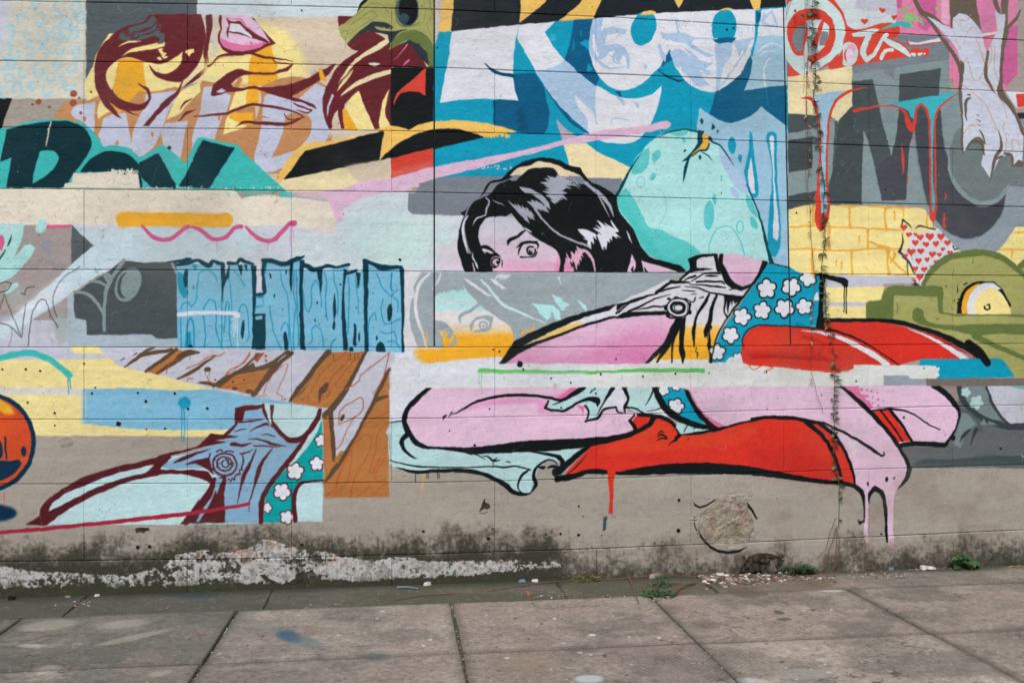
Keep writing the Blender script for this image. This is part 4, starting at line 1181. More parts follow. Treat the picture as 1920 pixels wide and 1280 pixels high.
P #76808c 145,570 1060,430 1355,320 1355,405 1060,432 630,495 630,557 145,600
P CRY 145,575 470,520 620,495 628,500 630,870 600,900 555,930 520,900 470,875 150,870
P SL2 150,855 370,870 500,885 530,935 510,1300 440,1500 155,1570
D CRY 9 60 530,880 552,890,115 570,890 598,870
R CRY 12 20 480,870,620,895
P GRl 150,1005 350,962 370,900 500,890 480,1280 440,1420 330,1500 155,1500 155,1300 320,1270 340,1030 150,1052
P SL3 150,1060 335,1025 330,1260 155,1292
P SL3 155,1470 380,1430 330,1505 155,1540
P SL3 430,1530 500,1250 530,905 640,790 710,960 710,1530
P SL2 630,612 785,598 850,890 925,1170 965,960 990,560 1295,515 1278,760 1310,1060 1370,1330 1200,1560 1130,1200 1100,960 1060,1080 1030,1500 850,1505 720,985 640,1000
P DM 880,1200 925,1172 965,960 1010,800 1100,960 1060,1080 1030,1500 850,1505 800,1300
P b3 DM 1100,960 1280,800 1310,1060 1370,1330 1200,1540 1130,1200
P GRl 725,985 780,1180 850,1505 705,1520 712,1100
P GRl 785,598 860,640 985,600 965,960 925,1172
L a60 GRp 1 640,560,3 860,525,5 940,612,5
S CM 1460,955 1385,1050 1357,1180 1378,1330 1450,1440 1540,1500 1640,1515 1740,1470 1800,1390 1812,1500 4000,1450 4000,955
P SL2 1800,1400 4000,1300 4000,1540 1812,1550
P GRl 1800,1380 1812,1500 4000,1470 4000,1700 1700,1700 1770,1470
S GRo 1165,1540 1250,1700 1340,1800 1440,1880 1560,1920 1690,1900 1790,1800 1870,1690 2000,1660 4000,1650 4000,1400 1800,1400 1700,1500
S b1 DM 1280,1000 1350,1200 1365,1330 1440,1455 1560,1540 1640,1548 1720,1510 1782,1455 1765,1560 1700,1680 1600,1765 1500,1790 1400,1770 1300,1700 1215,1570 1150,1280 1200,1000
P DM 1100,960 1285,760 1310,1060 1340,1200 1200,1500 1150,1280
L GRl 1 1355,1180,14 1370,1310,26 1440,1430,34 1540,1510,34 1640,1530,34 1730,1490,34 1800,1400,20
#! funnels and drips of light blue, red edged
@1440,0
P LB 322,720 580,680 500,760 455,850 442,1000 440,1300 445,1460 450,1560 420,1615 395,1600 385,1440 390,1200 395,980 370,840
L RDo 1 245,735,4 330,748,30 370,860,16 390,1000,14 385,1280,16 372,1420,24 375,1520,50
S RDo 385,1400 370,1470 350,1600 355,1680 390,1740 425,1700 445,1650 462,1590 458,1440 452,1560 420,1618 395,1605
L RDo 1 735,660,4 600,690,22 520,750,20 470,840,18 448,1000,16 440,1280,18 448,1440,16 455,1560,18
P #3bafc0 690,818 990,765 1430,692 1320,765 1260,850 1240,1000 1235,1300 1255,1560 1250,1610 1228,1610 1222,1500 1215,1000 1190,850 1150,790 1110,830 1095,890 1070,880 1050,830 960,795
L RDo 1 645,832,26 800,805,14 950,798,14 1020,840,22 1050,920,40 1075,970,50 1100,900,24 1115,810,18 1150,780,18 1190,830,20 1210,950,16 1217,1280,16 1220,1560,18 1235,1640,44 1258,1560,16 1252,1200,14 1255,880,16 1300,790,14 1440,688,6
P #3bafc0 1060,850 1090,895 1100,830 1085,800 1050,810
D RDo 6 70 1082,985 1235,1655,60 1045,1320
L RDo 1 1000,1080,4 1010,1180,18 1015,1300,8
L RDo 1 1325,1440,4 1335,1480,12 1320,1500,4
L RDo 1 1320,1600,6 1325,1650,14 1340,1640,10
P RDo 1315,1600 1325,1600 1325,1690 1335,1690 1335,1710 1312,1700
#! red and mint script
P RDo 135,-1600 460,-1600 500,-10 560,90 580,150 595,195 640,225 720,220 830,185 920,172 980,200 990,240 960,280 900,290 1010,330 1065,395 1060,425 860,455 640,493 620,495 465,522 450,490 380,520 240,562 145,578
S #c3dadd 135,60 200,-10 300,-40 420,-10 520,70 572,170 575,270 540,380 470,460 420,490 370,522 320,540 245,562 135,440
S RDo 142,250 160,160 230,85 320,68 400,80 470,140 503,230 500,310 465,390 400,440 340,480 320,540 325,450 260,445 180,380
S GRm 180,300 200,230 250,195 290,180 270,260 255,385 210,380
P #c3dadd 285,160 320,155 400,150 320,350 380,350 430,340 380,390 300,420 250,562 238,562 268,430 275,350 300,240
P RDo 395,165 330,350 345,355 420,160
P #c3dadd 420,165 455,200 455,260 420,330 370,360
P GRm 400,240 452,240 445,290 410,340 385,340
L #c3dadd 1 130,395,20 190,430,30 260,435,34 300,420,10
P GN 0,0 0,0 0,0
C #c3dadd 38 602,410 52 72 0 359 12
E #e0a4c4 622,372 34 40
E #dccbe0 612,420 30 50
L #c3dadd 1 640,262,26 720,255,44 790,235,40 830,225,8
L #c3dadd 1 760,260,40 710,390,46 740,455,34 800,400,30 850,300,24 890,262,30 860,270,14
L #c3dadd 1 855,285,20 920,325,46 1000,370,44 1060,415,30
L #c3dadd 1 930,378,26 880,385,30 850,440,26
P RDo 530,430 560,370 555,500 530,500
R RDo 30 12 1075,385,1185,395
R #c3dadd 16 8 1080,405,1180,410
L TQ 1 850,222,8 930,195,26 1010,183,36 1050,195,46
A RDo 22 723,162 945,132 855,82
S a90 #7dbf74 1010,130 1040,105 1090,105 1110,135 1085,170 1050,165 1020,150
L #7dbf74 11 980,75 1030,75 1040,50
L #7dbf74 11 990,85 1010,100 1050,60
L #7dbf74 14 1100,140 1150,170 1160,190
L #7dbf74 12 1120,120 1150,150
E #7dbf74 1265,68 14
P W 1050,315 1120,320 1300,285 1305,308 1180,330 1060,338
L RDo 1 1045,325,16 1070,342,10 1200,330,8 1305,312,5
P W 1605,258 1755,235 1755,262 1610,275
L RDo 1 1610,280,8 1700,270,12 1745,275,12
#! carved tree with a beast's muzzle
P TK 1355,-1600 1560,-1600 1560,0 1590,180 1605,255 1540,160 1480,105 1390,125 1375,240 1365,100
L TK 1 1060,-80,20 1110,20,34 1150,90,38 1220,130,44 1330,210,34 1440,285,12
L TK 1 1150,90,20 1230,180,26 1310,300,26 1400,420,30
L TK 1 1690,-80,26 1705,20,34 1730,100,26 1720,200,8
P TK 1750,-1600 1810,-1600 1800,0 1795,200 1770,240 1750,110
L TK 1 1890,80,14 1855,150,26 1790,215,26
P WT 1385,135 1430,106 1490,112 1540,160 1600,240 1622,350 1645,400 1690,300 1722,230 1700,88 1740,112 1778,112 1765,260 1742,420 1740,560 1740,690 1790,740 1860,850 1900,960 1912,1040 1905,1240 1840,1235 1800,1160 1740,1180 1660,1335 1600,1230 1622,1100 1560,1040 1500,1110 1455,1140 1462,900 1450,600 1438,450 1400,345 1300,235 1195,125 1390,225
L BL 5 1390,150 1450,200 1440,150 1490,160 1520,110
L BL 5 1470,330 1490,250 1540,200
L BL 5 1470,470 1490,430 1540,600 1580,610 1620,500 1600,400 1560,300
L BL 5 1460,640 1560,720 1640,800 1680,900 1720,980
L BL 5 1470,1000 1520,940 1560,950
L BL 5 1600,620 1680,680 1760,780 1790,890
L BL 5 1660,300 1680,420 1640,560 1700,680
L BL 5 1700,350 1700,520 1740,640
L BL 5 1830,1150 1830,1050 1870,1060 1890,1120
L BL 5 1770,1150 1790,1060 1760,960 1780,920
L BL 5 1400,300 1440,360 1400,400
L TK 1 1310,305,14 1400,425,26 1448,560,30 1435,700,22 1455,900,14 1452,1080,20 1460,1160,6
P TK 1440,450 1470,480 1470,540 1450,580
L TK 1 1650,390,20 1630,560,26 1680,670,14 1700,700,6
L TK 1 1785,240,34 1755,420,26 1748,600,26 1745,700,50 1840,830,28 1915,1010,22
L TK 1 1520,735,6 1485,760,24 1480,850,16 1490,910,4
E TK 1505,715 14 8
L TK 1 1490,1112,14 1540,1060,26 1600,1080,26 1618,1160,12
L TK 1 1520,1060,6 1570,1035,16 1625,1080,12
L TK 1 1580,970,4 1610,1020,16 1625,1070,6
L TK 1 1730,980,4 1750,1100,22 1700,1190,28 1660,1370,4
L TK 1 1700,1200,14 1740,1180,16 1760,1170,10
L TK 1 1770,1150,16 1820,1170,26 1835,1250,8
P TK 1840,1240 1880,1200 1915,1215 1912,1255 1870,1250
L TK 1 1560,860,4 1580,872,8
L TK 1 1560,900,3 1590,912,8
L TK 1 1565,935,3 1590,945,6
@1440,240
P WL 1005,700 1050,760 1120,790 1230,770 1270,750 1400,890 1425,935 1280,1010 1150,1182 1110,1150 1090,1060 1040,1000 978,960 1050,900 1060,820
L BKg 1 1010,690,14 1000,740,8
L BKg 1 1010,690,14 1045,715,12 1075,748,5
L BKg 1 1105,755,5 1130,735,14 1190,745,10 1250,760,12
L BKg 1 1005,790,5 1010,860,12 980,930,20 1020,960,10
L BKg 1 1010,960,20 1070,1030,14 1095,1090,8
L BKg 1 1040,1010,8 1050,1110,6
P BKg 1020,1135 1090,1145 1140,1185 1100,1180
L BKg 1 1385,885,10 1400,910,12 1430,900,6
A RDo 22 1015,745 1125,997 1190,985 1030,960 1104,1052
A RDo 25 1055,800 1140,820 1102,862 1183,875 1257,868 1342,862 1143,925 1232,948 1170,1060 1137,1115
A RDo 28 1213,815 1072,930 1295,815
A RDo 20 1310,910 1283,952 1364,940 1263,1005
A RDo 14 1222,1040 1100,1145 1103,797
D RDo 4 40 1300,830 1080,950 1104,1070 1137,1130 1015,760 1364,950
#! ================= green box-headed creature, right
@1440,470
P LV3 430,188 1060,190 1100,245 870,245 850,268 450,276
P LY 440,276 870,268 850,372 735,385 735,505 440,505
P LV3 450,382 740,385 735,415 450,415
P OG 735,500 735,385 850,372 880,290 950,267 1150,262 1230,140 1330,60 1500,15 1700,20 1860,115 1930,60 4000,40 4000,950 1850,950 1745,812 1672,840 1500,702 1300,612 1100,550 950,512
L DG 1 1165,250,30 1235,140,46 1350,55,46 1500,22,50 1650,20,50 1760,60,44 1880,150,38 1960,230,30
L DG 1 1870,140,30 1940,80,50 2100,60,40
P DG 735,505 735,400 755,378 850,370 860,320 900,275 960,265 1280,265 1310,280 1310,475 1280,470 1270,345 940,330 935,512
S DG 1085,500 1095,440 1125,425 1160,450 1170,500 1230,545 1400,560 1600,550 1920,550 2600,550 2600,630 1920,628 1700,620 1560,635 1400,600 1220,575 1100,530
L DG 1 1310,470,12 1450,485,14 1700,482,12 1900,488,20 2200,490,20
L DG 1 1550,640,50 1700,710,36 1850,775,36 2100,880,36
L DG 1 1260,510,10 1290,515,5
L DG 6 965,390 972,430 965,470
L DG 1 1535,60,8 1530,100,5
L DG 6 1390,140 1385,190
L BKg 1 1470,255,12 1490,245,12
E BKg 1338,270 6
E BKg 1395,375 6
E BKg 1378,428 5
L BKg 1 1420,260,4 1422,310,10
P BK 1418,468 1430,380 1465,300 1520,250 1600,228 1690,235 1760,300 1822,410 1800,430 1700,270 1620,250 1540,330 1500,475
R BK 12 26 1425,360,1475,460
S OR 1452,470 1462,370 1500,290 1590,240 1560,300 1520,380 1525,478
S W 1500,476 1495,400 1530,310 1600,248 1680,242 1745,290 1700,300 1600,400 1560,478
S LY 1555,477 1548,410 1600,310 1690,272 1765,340 1812,430 1822,477
C BK 11 1643,424 20 18 -90 210
L BK 6 1660,400 1660,440
@0,0,1
#! ================= white and grey overpaint band
P #d2d6d7 735,682 1210,682 1355,681 1375,676 1400,683 1590,698 1601,684 1757,685 1758,700 1754,710 1660,710 1660,722 1300,726 735,726
P b3 #cdd4dd 735,683 1100,683 1100,725 735,725
P CB 1725,674 1870,672 1880,674 1902,706 1757,710 1758,690 1752,685 1725,684
P #8f99a5 1657,704 1702,704 1705,710 1750,710 1750,722 1657,722
P #716864 1737,710 1760,710 2500,706 2500,723 1737,723
P RD 1400,675 1430,672 1600,680 1600,690 1560,697 1500,692 1400,683
L RDl 1.6 1402,680 1412,692 1430,684 1450,690 1435,696 1432,700
L RDl 1.8 1432,681 1470,687 1510,690 1550,697 1572,698 1590,684
L RDl 1.6 1500,688 1540,695 1580,692 1598,682
L GN 1 903,697,15 915,696,10 950,697,9 1050,699,9 1085,699,9 1130,697,4 1200,694,7 1319,695,8
E GN 905,697 8 7.5
D GN 1 26 904,704,34 900,704,18
#! ================= pink legs, red boot, lower slice
@720,690
P WL 40,160 340,146 170,370 140,400 45,410
P MTb 45,412 130,395 170,480 250,580 560,625 1050,620 1480,602 1480,640 1355,730 1290,690 1210,700 1160,745 1140,790 1110,860 1100,940 1050,948 1000,930 900,865 700,790 400,758 230,770 75,745 42,690
P PKl 345,146 1500,146 1640,330 1900,345 1845,395 1870,470 1750,505 1500,525 1100,548 700,592 330,588 250,560 200,480 168,380 200,280
P b4 a70 #d488b4 1180,235 1290,190 1400,150 1460,150 1340,235 1250,240 1230,300 1300,330 1450,340 1300,345 1150,330
P PM 1290,225 1400,148 1470,148 1350,238
S b3 #d494be 530,335 700,260 900,225 1080,218 1230,250 1200,300 1220,340 1150,335 1140,270 900,275 700,305
P a60 b2 PKl 700,290 1150,265 1160,340 700,350
P PM 1440,280 1510,290 1520,340 1490,335 1470,300
P MTb 1235,242 1340,232 1440,185 1500,148 1710,148 1620,335 1530,372 1512,280 1440,262 1360,322 1230,308 1210,285
P WL 1710,148 1810,148 1830,300 1810,330 1760,335 1740,295 1640,320 1600,342
P MTb 1810,148 2140,145 2060,300 1960,345 1900,330 1840,285 1800,290 1845,235
P PKl 1500,300 1700,300 1900,340 1850,470 1500,520
P MTb 1512,282 1600,300 1640,320 1590,372 1530,372
P BK 320,150 362,147 250,250 178,335 168,400 210,490 260,550 330,586 500,592 700,590 900,565 1100,545 1500,525 1700,508 1860,470 2040,390 2060,430 1920,500 1780,545 1600,570 1400,605 1100,625 700,640 660,645 560,622 300,600 235,580 155,470 135,390 140,340 200,250
L BK 1 510,352,5 600,300,14 720,240,20 900,208,22 1050,203,22 1200,213,20 1335,237,24 1420,195,34 1490,146,44
L BK 1 442,388,4 450,365,16 470,350,10
L BK 1 485,362,6 510,330,12
L BK 1 1235,245,12 1207,300,20 1270,315,16 1350,322,18 1440,265,20 1540,232,30 1598,245,48 1600,285,10
L BK 1 1260,275,3 1300,262,10 1345,240,12
L BK 1 1512,282,14 1535,330,16 1510,408,5
L BK 1 1510,395,14 1600,372,20 1650,310,18 1740,292,16 1755,330,12 1795,335,8
L BK 1 1600,342,4 1660,240,16 1715,146,34
L BK 1 1815,146,34 1842,235,20 1805,280,18 1810,335,8
L BK 1 1835,295,20 1900,310,18 1960,345,14
L BK 1 1545,185,8 1560,170,12
L BK 1 1570,165,8 1585,155,10
P BK 170,475 205,490 150,545 155,590 190,635 250,682 185,652 140,605 113,560 130,520
L BK 1 40,690,5 150,715,10 300,740,10 600,742,8 830,735,9 900,743,14 980,732,10 1100,762,10
L BK 1 40,412,4 90,400,8 140,395,8
L BK 2 45,490 48,690
L BK 1 75,738,3 220,775,24 400,770,26 600,766,30 750,795,32 900,868,36 970,930,34 1050,945,24 1100,935,10
L BK 1 1095,930,6 1140,870,30 1120,810,24 1145,745,18 1200,700,14 1260,688,12 1300,720,6
L BK 1 1095,760,8 1040,795,20 1008,860,12 1010,910,9 1050,940,8
L BK 1 560,620,4 680,642,10 760,682,3
L BK 1 730,655,3 780,665,10 820,692,16 870,690,5
L BK 1 820,690,12 850,672,4
L BK 1 910,697,3 925,698,9 950,705,2
D BK 5 40 820,700,30 235,775,80 320,790 335,790 400,785 412,785
P BK 1050,618 1200,632 1320,648 1352,690 1352,745 1325,740 1320,700 1280,665
L BK 1 1160,740,10 1190,745,26 1210,740,6
L BK 1 1225,745,10 1260,735,20 1330,740,16
E BKn 1285,780 26 34
L OR 1 290,795,6 292,860,7 275,930,6
D OR 6 20 340,790 310,790
@1060,690
P RD 0,792 80,700 200,582 340,555 480,515 590,450 660,368 720,372 790,405 840,460 850,500 1000,490 1100,465 1300,420 1480,383 1640,380 1800,395 1920,415 2000,500 2100,640 2172,862 1920,832 1640,785 1500,765 1300,728 1100,712 850,715 600,738 390,775 300,765 180,760 60,800 0,808
P b5 a50 #d84a28 660,400 760,400 820,520 1400,430 1600,400 1300,560 400,640 200,640
P RD 505,390 540,350 665,362 600,460 530,490
P BK -10,800 60,790 180,757 300,763 400,776 600,738 850,712 1100,711 1350,732 1640,780 1920,832 2170,860 2190,850 2230,870 2260,920 2250,960 2210,900 2170,887 1920,860 1640,822 1300,793 900,790 500,798 300,792 180,790 100,815 0,845 -60,835
L BK 1 -50,770,60 10,720,44 100,640,40 190,575,24
L BK 1 -60,830,50 20,810,30 60,800,16
L BK 1 10,798,4 90,730,8 165,645,3
L BK 1 480,395,14 520,350,12
L BK 1 485,395,22 520,440,30 530,480,24
L BK 1 200,570,30 420,520,30 540,475,30 630,420,36 665,370,40
L BK 1 545,348,20 680,358,26 770,385,30 830,440,26 855,490,30 830,530,26
L BK 1 835,535,24 800,555,10 768,578,4
L BK 1 690,498,4 720,475,12 742,482,4
L BK 1 688,520,4 725,498,14 765,525,8
L BK 1 684,544,5 725,525,12 768,532,8
L BK 1 855,490,22 1000,484,24 1150,455,24 1300,412,20 1480,374,22 1640,370,28 1780,380,30 1900,402,24
P RD 312,760 382,760 362,850 355,1000 357,1080 342,1090 326,1082 332,950 322,840
P #33494f 286,1120 308,1115 300,1215 280,1218
#! lower piece of the printed skirt
P MTb 440,145 660,145 730,260 780,340 560,335 470,300 440,290 480,240
P WL 600,335 720,290 780,360 700,345
P CB 700,140 890,140 925,240 1000,350 1035,420 900,392 800,340 730,255
F W BK 830,285 70 0
F W BK 735,165 50 20
F W BK 835,135 40 0
P MTb 840,405 1085,462 860,490 830,440
P PM 903,140 920,170 950,220 1040,340 1200,432 1110,442 1010,340 930,235
P PKl 925,135 2000,130 2000,420 1900,400 1640,365 1480,368 1300,405 1195,432 1040,335 955,205
L BK 1 670,145,44 705,230,50 760,310,54 860,380,46 1000,430,40 1130,450,30
L BK 1 895,140,30 940,240,28 1010,350,36 1110,440,34
L BK 1 440,145,34 470,230,20 445,285,20 450,330,8
L BK 1 450,290,14 520,300,14 580,335,12
L BK 1 610,325,4 660,318,6 730,295,10
L BK 1 600,280,3 630,230,10 660,160,12
L BK 1 910,430,8 885,475,6
L BK 1 960,455,5 985,440,8
#! thigh, knee, calf
@1440,690
P SG2 1330,120 4000,120 4000,735 1900,745 1060,748 1060,640 990,590 1330,590 1430,430 1430,330 1380,240
P #8c827c 1290,133 1425,133 1430,250 1390,250
P GG 1440,135 1640,135 1660,260 1745,388 1620,375 1520,310 1455,210
S b2 #74868a 1440,330 1500,340 1560,420 1500,470 1440,600 1380,560 1430,430
P LV3 1645,133 4000,133 4000,410 1820,418 1760,380 1680,250
P TQ 1820,140 4000,146 4000,158 1900,152
P PKl -700,132 1225,130 1330,190 1395,255 1432,330 1420,440 1335,552 1000,560 1040,650 1062,750 1030,850 965,910 940,980 935,1200 945,1340 915,1350 888,1300 870,960 810,890 750,960 745,1290 735,1310 722,1290 712,960 650,865 640,800 560,560 400,410 250,375 120,365 0,370
P RD -80,400 120,385 280,400 380,500 470,640 530,770 548,848 400,833 200,800 -80,742
P RD 300,410 400,415 500,510 590,660 650,862 560,855 470,640
P a50 b12 #a3221d -200,600 300,600 520,760 540,850 -40,770
P PM 565,135 680,135 690,190 730,200 728,240 762,250 790,300 730,300 640,210
E PM 670,160 18
E PM 715,215 18
E PM 750,265 18
E HP 702,160 10
E HP 742,162 8
E HP 775,172 8
E HP 820,182 6
E PM 743,208 12
E PM 783,215 9
E HP 827,232 8
E HP 862,248 6
E PM 787,262 10
E HP 828,280 8
P RD 775,322 838,316 1012,546 965,552
P RD 852,316 905,312 1068,542 1018,546
L BK 1 545,135,14 620,195,32 760,322,34 850,420,32 950,540,32 1010,630,38 1050,700,44 1062,760,38 1030,840,30 970,908,6
L BK 1 845,316,14 930,430,14 1010,545,12
L BK 1 910,312,22 1000,420,22 1080,550,18
L BK 1 770,320,8 900,305,16 1000,315,14 1100,350,10 1200,420,9 1285,458,8
L BK 1 1240,130,40 1330,190,40 1400,270,36 1432,330,22 1420,420,14 1380,500,18 1330,570,20
L BK 1 1350,540,14 1330,575,30 1200,568,36 1060,566,36 990,580,34 970,570,10
L BK 1 280,398,34 400,500,30 480,620,28 530,750,26 552,850,20
L BK 1 380,410,30 500,510,26 590,650,24 640,800,20 652,865,14
L BK 1 -120,378,24 60,368,26 200,375,28 320,400,30 420,412,16
L BK 1 410,408,16 520,458,18 660,530,20 780,610,24 850,655,16 872,650,12 870,622,6
P a80 #d3d3e0 605,550 675,545 660,600 650,660 630,650 640,620 610,600
L BK 1 560,862,30 650,885,34 700,930,34 718,1010,16 720,1150,10
L BK 1 755,1015,6 758,950,24 800,900,40 850,940,40 878,1060,26 888,1300,16
L BK 1 675,1140,8 690,1160,24 715,1145,10
P TP2 775,945 800,925 835,945 860,1010 872,1290 760,1290 762,1000
P BK -120,748 200,800 400,835 560,856 660,868 690,898 600,882 400,862 150,834 -120,799
E BK 890,832 12 22
E BK 750,865 8 16
E #6d5f6b 945,822 10 12
S b4 a50 #9e5f74 900,1290 940,1290 945,1345 910,1350
#! grey ghost limb at far right
P SG2 1000,600 1060,590 1100,640 1075,745 1062,700
P b1 #3e494e 1070,748 1110,705 1180,682 1400,682 1700,655 4000,665 4000,760 1860,752 1700,735 1400,740
L #333c42 1 1430,125,36 1450,210,40 1510,300,46 1600,370,44 1760,430,44 1900,435,50 2100,400,50
L #333c42 1 1635,133,16 1680,255,18 1750,370,20 1830,432,20
L b1 #4b575c 1 1445,320,18 1500,330,20 1570,400,24 1600,470,20
P GG 1590,420 1620,380 1640,420 1620,425
P GG 1650,420 1650,395 1720,425
L b1 BKg 1 1510,460,14 1470,500,24 1440,550,6
L b1 BKg 1 1560,460,34 1535,520,16 1515,580,4
F #a9c6ca GG 1565,255 62 10
F #a9c6ca GG 1485,180 44 0
E BK 1385,520 20
E BKg 1018,370 9
E BKg 1745,600 10
R #8c98a0 7 10 1900,640,1960,690
P b8 TP2 1060,760 1900,752 4000,770 4000,790 1060,790
@0,0,1
#! overpaint band again, above the lower slice
P #d2d6d7 735,700 1600,704 1657,706 1657,722 1300,724.5 735,725.5
P b3 #cdd4dd 735,700 1100,700 1100,721 735,721
D GN 1 26 904,702,36 900,702,20
P #8f99a5 1657,704 1702,704 1705,710 1750,710 1750,722 1657,722
P #716864 1737,710 1760,710 2500,706 2500,723 1737,723
R #d2d6d7 3 40 1365,678,1392,690
R #d2d6d7 3 30 1752,687,1760,706
R GN 2 14 1300,691,1321,699
@1440,470
L BK 1 1500,690,50 1580,750,56 1630,815,60 1645,840,56
@1160,470
P BK 1490,165 1590,185 1700,210 1718,225 1715,265 1690,275 1665,245 1560,205
D BK 8 190 1690,258,200 1706,258,210
'''
rnd = random.Random(11)
nrs = np.random.RandomState(5)
# ------------------------------------------------------------------ noise fields for paint sheets
def field(h, w, cell, seed):
    g = np.random.RandomState(seed).rand(int(h/cell)+3, int(w/cell)+3).astype(np.float32)
    y = np.arange(h)/cell; x = np.arange(w)/cell
    iy, ix = y.astype(int), x.astype(int); fy, fx = (y-iy).astype(np.float32), (x-ix).astype(np.float32)
    fy = (fy*fy*(3-2*fy))[:, None]; fx = (fx*fx*(3-2*fx))[None]
    a, b_ = g[iy][:, ix], g[iy][:, ix+1]; c, d = g[iy+1][:, ix], g[iy+1][:, ix+1]
    return (a*(1-fx)+b_*fx)*(1-fy)+(c*(1-fx)+d*fx)*fy
def fbm(h, w, cell, seed, octs=5, gain=.55, stretch=1):
    o, a, t = 0, 1, 0
    for k in range(octs):
        if cell < 1.2: break
        f = field(h, int(w/stretch)+1, cell, seed+k*17)
        if stretch != 1: f = f[:, np.minimum((np.arange(w)/stretch).astype(int), f.shape[1]-1)]
        f = f[:, :w]
        o = o+a*f; t += a; a *= gain; cell /= 2
    return o/t
def sstep(a, b_, x):
    t = np.clip((x-a)/(b_-a), 0, 1); return t*t*(3-2*t)
def mixin(img, mask, rgb):
    img += mask[..., None]*(np.array(rgb, np.float32)/255-img)
def make_image(name, arr, height=None):
    h, w, _ = arr.shape
    im = bpy.data.images.new(name, w, h, alpha=True)
    im.alpha_mode = 'CHANNEL_PACKED'
    px = np.ones((h, w, 4), np.float32); px[..., :3] = np.clip(arr[::-1], 0, 1)
    if height is not None: px[..., 3] = np.clip(height[::-1], 0, 1)      # thickness of the coats, read by the bump node
    im.pixels.foreach_set(px.ravel()); im.update(); im.pack(); return im

# ------------------------------------------------------------------ the mural sheet, in wall metres
WX0, WX1, WZ0, WZ1, WPM = -4.9, 5.9, -0.12, 4.75, 300
TW, TH = int((WX1-WX0)*WPM), int((WZ1-WZ0)*WPM)
def wall_tex(px, py):
    X, Z = on_wall(px, py); return (X-WX0)*WPM, (WZ1-Z)*WPM
P = Painter(TW, TH, COL['TP'], wall_tex, WPM/290.0)
run(PAINT, P, COL, random.Random(3))
img = P.img
xs = WX0+(np.arange(TW)+.5)/WPM; zs = WZ1-(np.arange(TH)+.5)/WPM
U, V = to_px(xs[None, :], 0.0, zs[:, None]); U = U+0*V; V = V+0*U     # photograph pixel of each texel
U = U.astype(np.float32); V = V.astype(np.float32)
# hand-cut edges: a slight wobble
wx = (fbm(TH, TW, 14, 3, 3)-.5)*3.4; wy = (fbm(TH, TW, 14, 9, 3)-.5)*3.4
yy, xx = np.mgrid[0:TH, 0:TW]
sx = np.clip((xx+wx), 0, TW-1.01); sy = np.clip((yy+wy), 0, TH-1.01)
ix, iy = sx.astype(int), sy.astype(int); fx, fy = (sx-ix)[..., None].astype(np.float32), (sy-iy)[..., None].astype(np.float32)
img = (img[iy, ix]*(1-fx)+img[iy, ix+1]*fx)*(1-fy)+(img[iy+1, ix]*(1-fx)+img[iy+1, ix+1]*fx)*fy
del xx, yy, sx, sy, ix, iy, fx, fy, wx, wy
# roller and brush unevenness of the coats, sun-faded blooms
n = fbm(TH, TW, 120, 21, 4); n2 = fbm(TH, TW, 9, 33, 3, .7); n3 = fbm(TH, TW, 30, 41, 4, .6, 5)
img *= (1+.075*(n-.5)+.085*(n2-.5)+.07*(n3-.5))[..., None]
lum = img.mean(2)
mixin(img, .05*sstep(.45, .8, n)*sstep(.4, .1, lum), (120, 130, 135))     # chalky bloom on dark paint
lap = fbm(TH, TW, 16, 45, 3, .6, 14); img *= (1+.06*(lap-.5))[..., None]
sc_ = sstep(.0022, .0006, np.abs(fbm(TH, TW, 70, 47, 3, .5)-.5))*sstep(.56, .66, fbm(TH, TW, 110, 49, 2))
mixin(img, .35*sc_, (225, 225, 222))
dirt = fbm(TH, TW, 200, 43, 5, .6); mixin(img, .16*sstep(.5, .75, dirt), (128, 122, 112))

foot = sstep(800, 960, V)
# chips showing the pale undercoat, and dark pits
sp = nrs.rand(TH, TW).astype(np.float32); sp = gauss(sp, .8)
mixin(img, .75*sstep(.775, .82, sp)*sstep(.48, .6, n), (206, 202, 196))
mixin(img, .8*sstep(.235, .205, sp)*sstep(.5, .62, fbm(TH, TW, 60, 77, 3)), (40, 40, 40))
# hairline crazing of the paint skin
cz = np.abs(fbm(TH, TW, 46, 91, 4, .6)-.5); cz2 = fbm(TH, TW, 150, 95, 2)
mixin(img, .30*sstep(.005, .0012, cz)*sstep(.5, .62, cz2), (70, 66, 62))
# stains creeping up from the wet foot of the wall
g1 = fbm(TH, TW, 80, 51, 6, .62); g2 = fbm(TH, TW, 22, 55, 5, .72); g3 = fbm(TH, TW, 300, 57, 3); g4 = fbm(TH, TW, 5, 58, 2, .8)
bandd = np.interp(U, [-450, 0, 250, 480, 700, 900, 1000, 1060, 1250, 1330, 1420, 1600, 1750, 1920, 2300], [1018, 1012, 1010, 1000, 1004, 1008, 1006, 1022, 1034, 1046, 1040, 1030, 1022, 1012, 1010]).astype(np.float32)
rise = (V-bandd)/34
streak = fbm(TH, TW, 9, 61, 3, .6)
for k in range(1, 6): streak = np.maximum(streak*.985, np.roll(streak, -5*k, 0)*.93)
dk = rise*.36+1.25*(g1-.5)+.7*(g2-.5)+.45*(g4-.5)+.5*(streak-.62)
dark = sstep(-.10, .55, dk)*sstep(955, 1000, V)
mixin(img, .45*sstep(-.35, .25, dk)*sstep(960, 1005, V), (98, 92, 82))
mixin(img, .90*dark, (50, 49, 42))
mixin(img, .35*sstep(.45, .62, g1)*sstep(980, 1040, V)*sstep(.7, .2, dark), (124, 112, 102))
mixin(img, .5*sstep(1000, 1060, V)*sstep(.60, .70, g4)*sstep(.5, .6, g2), (112, 108, 98))
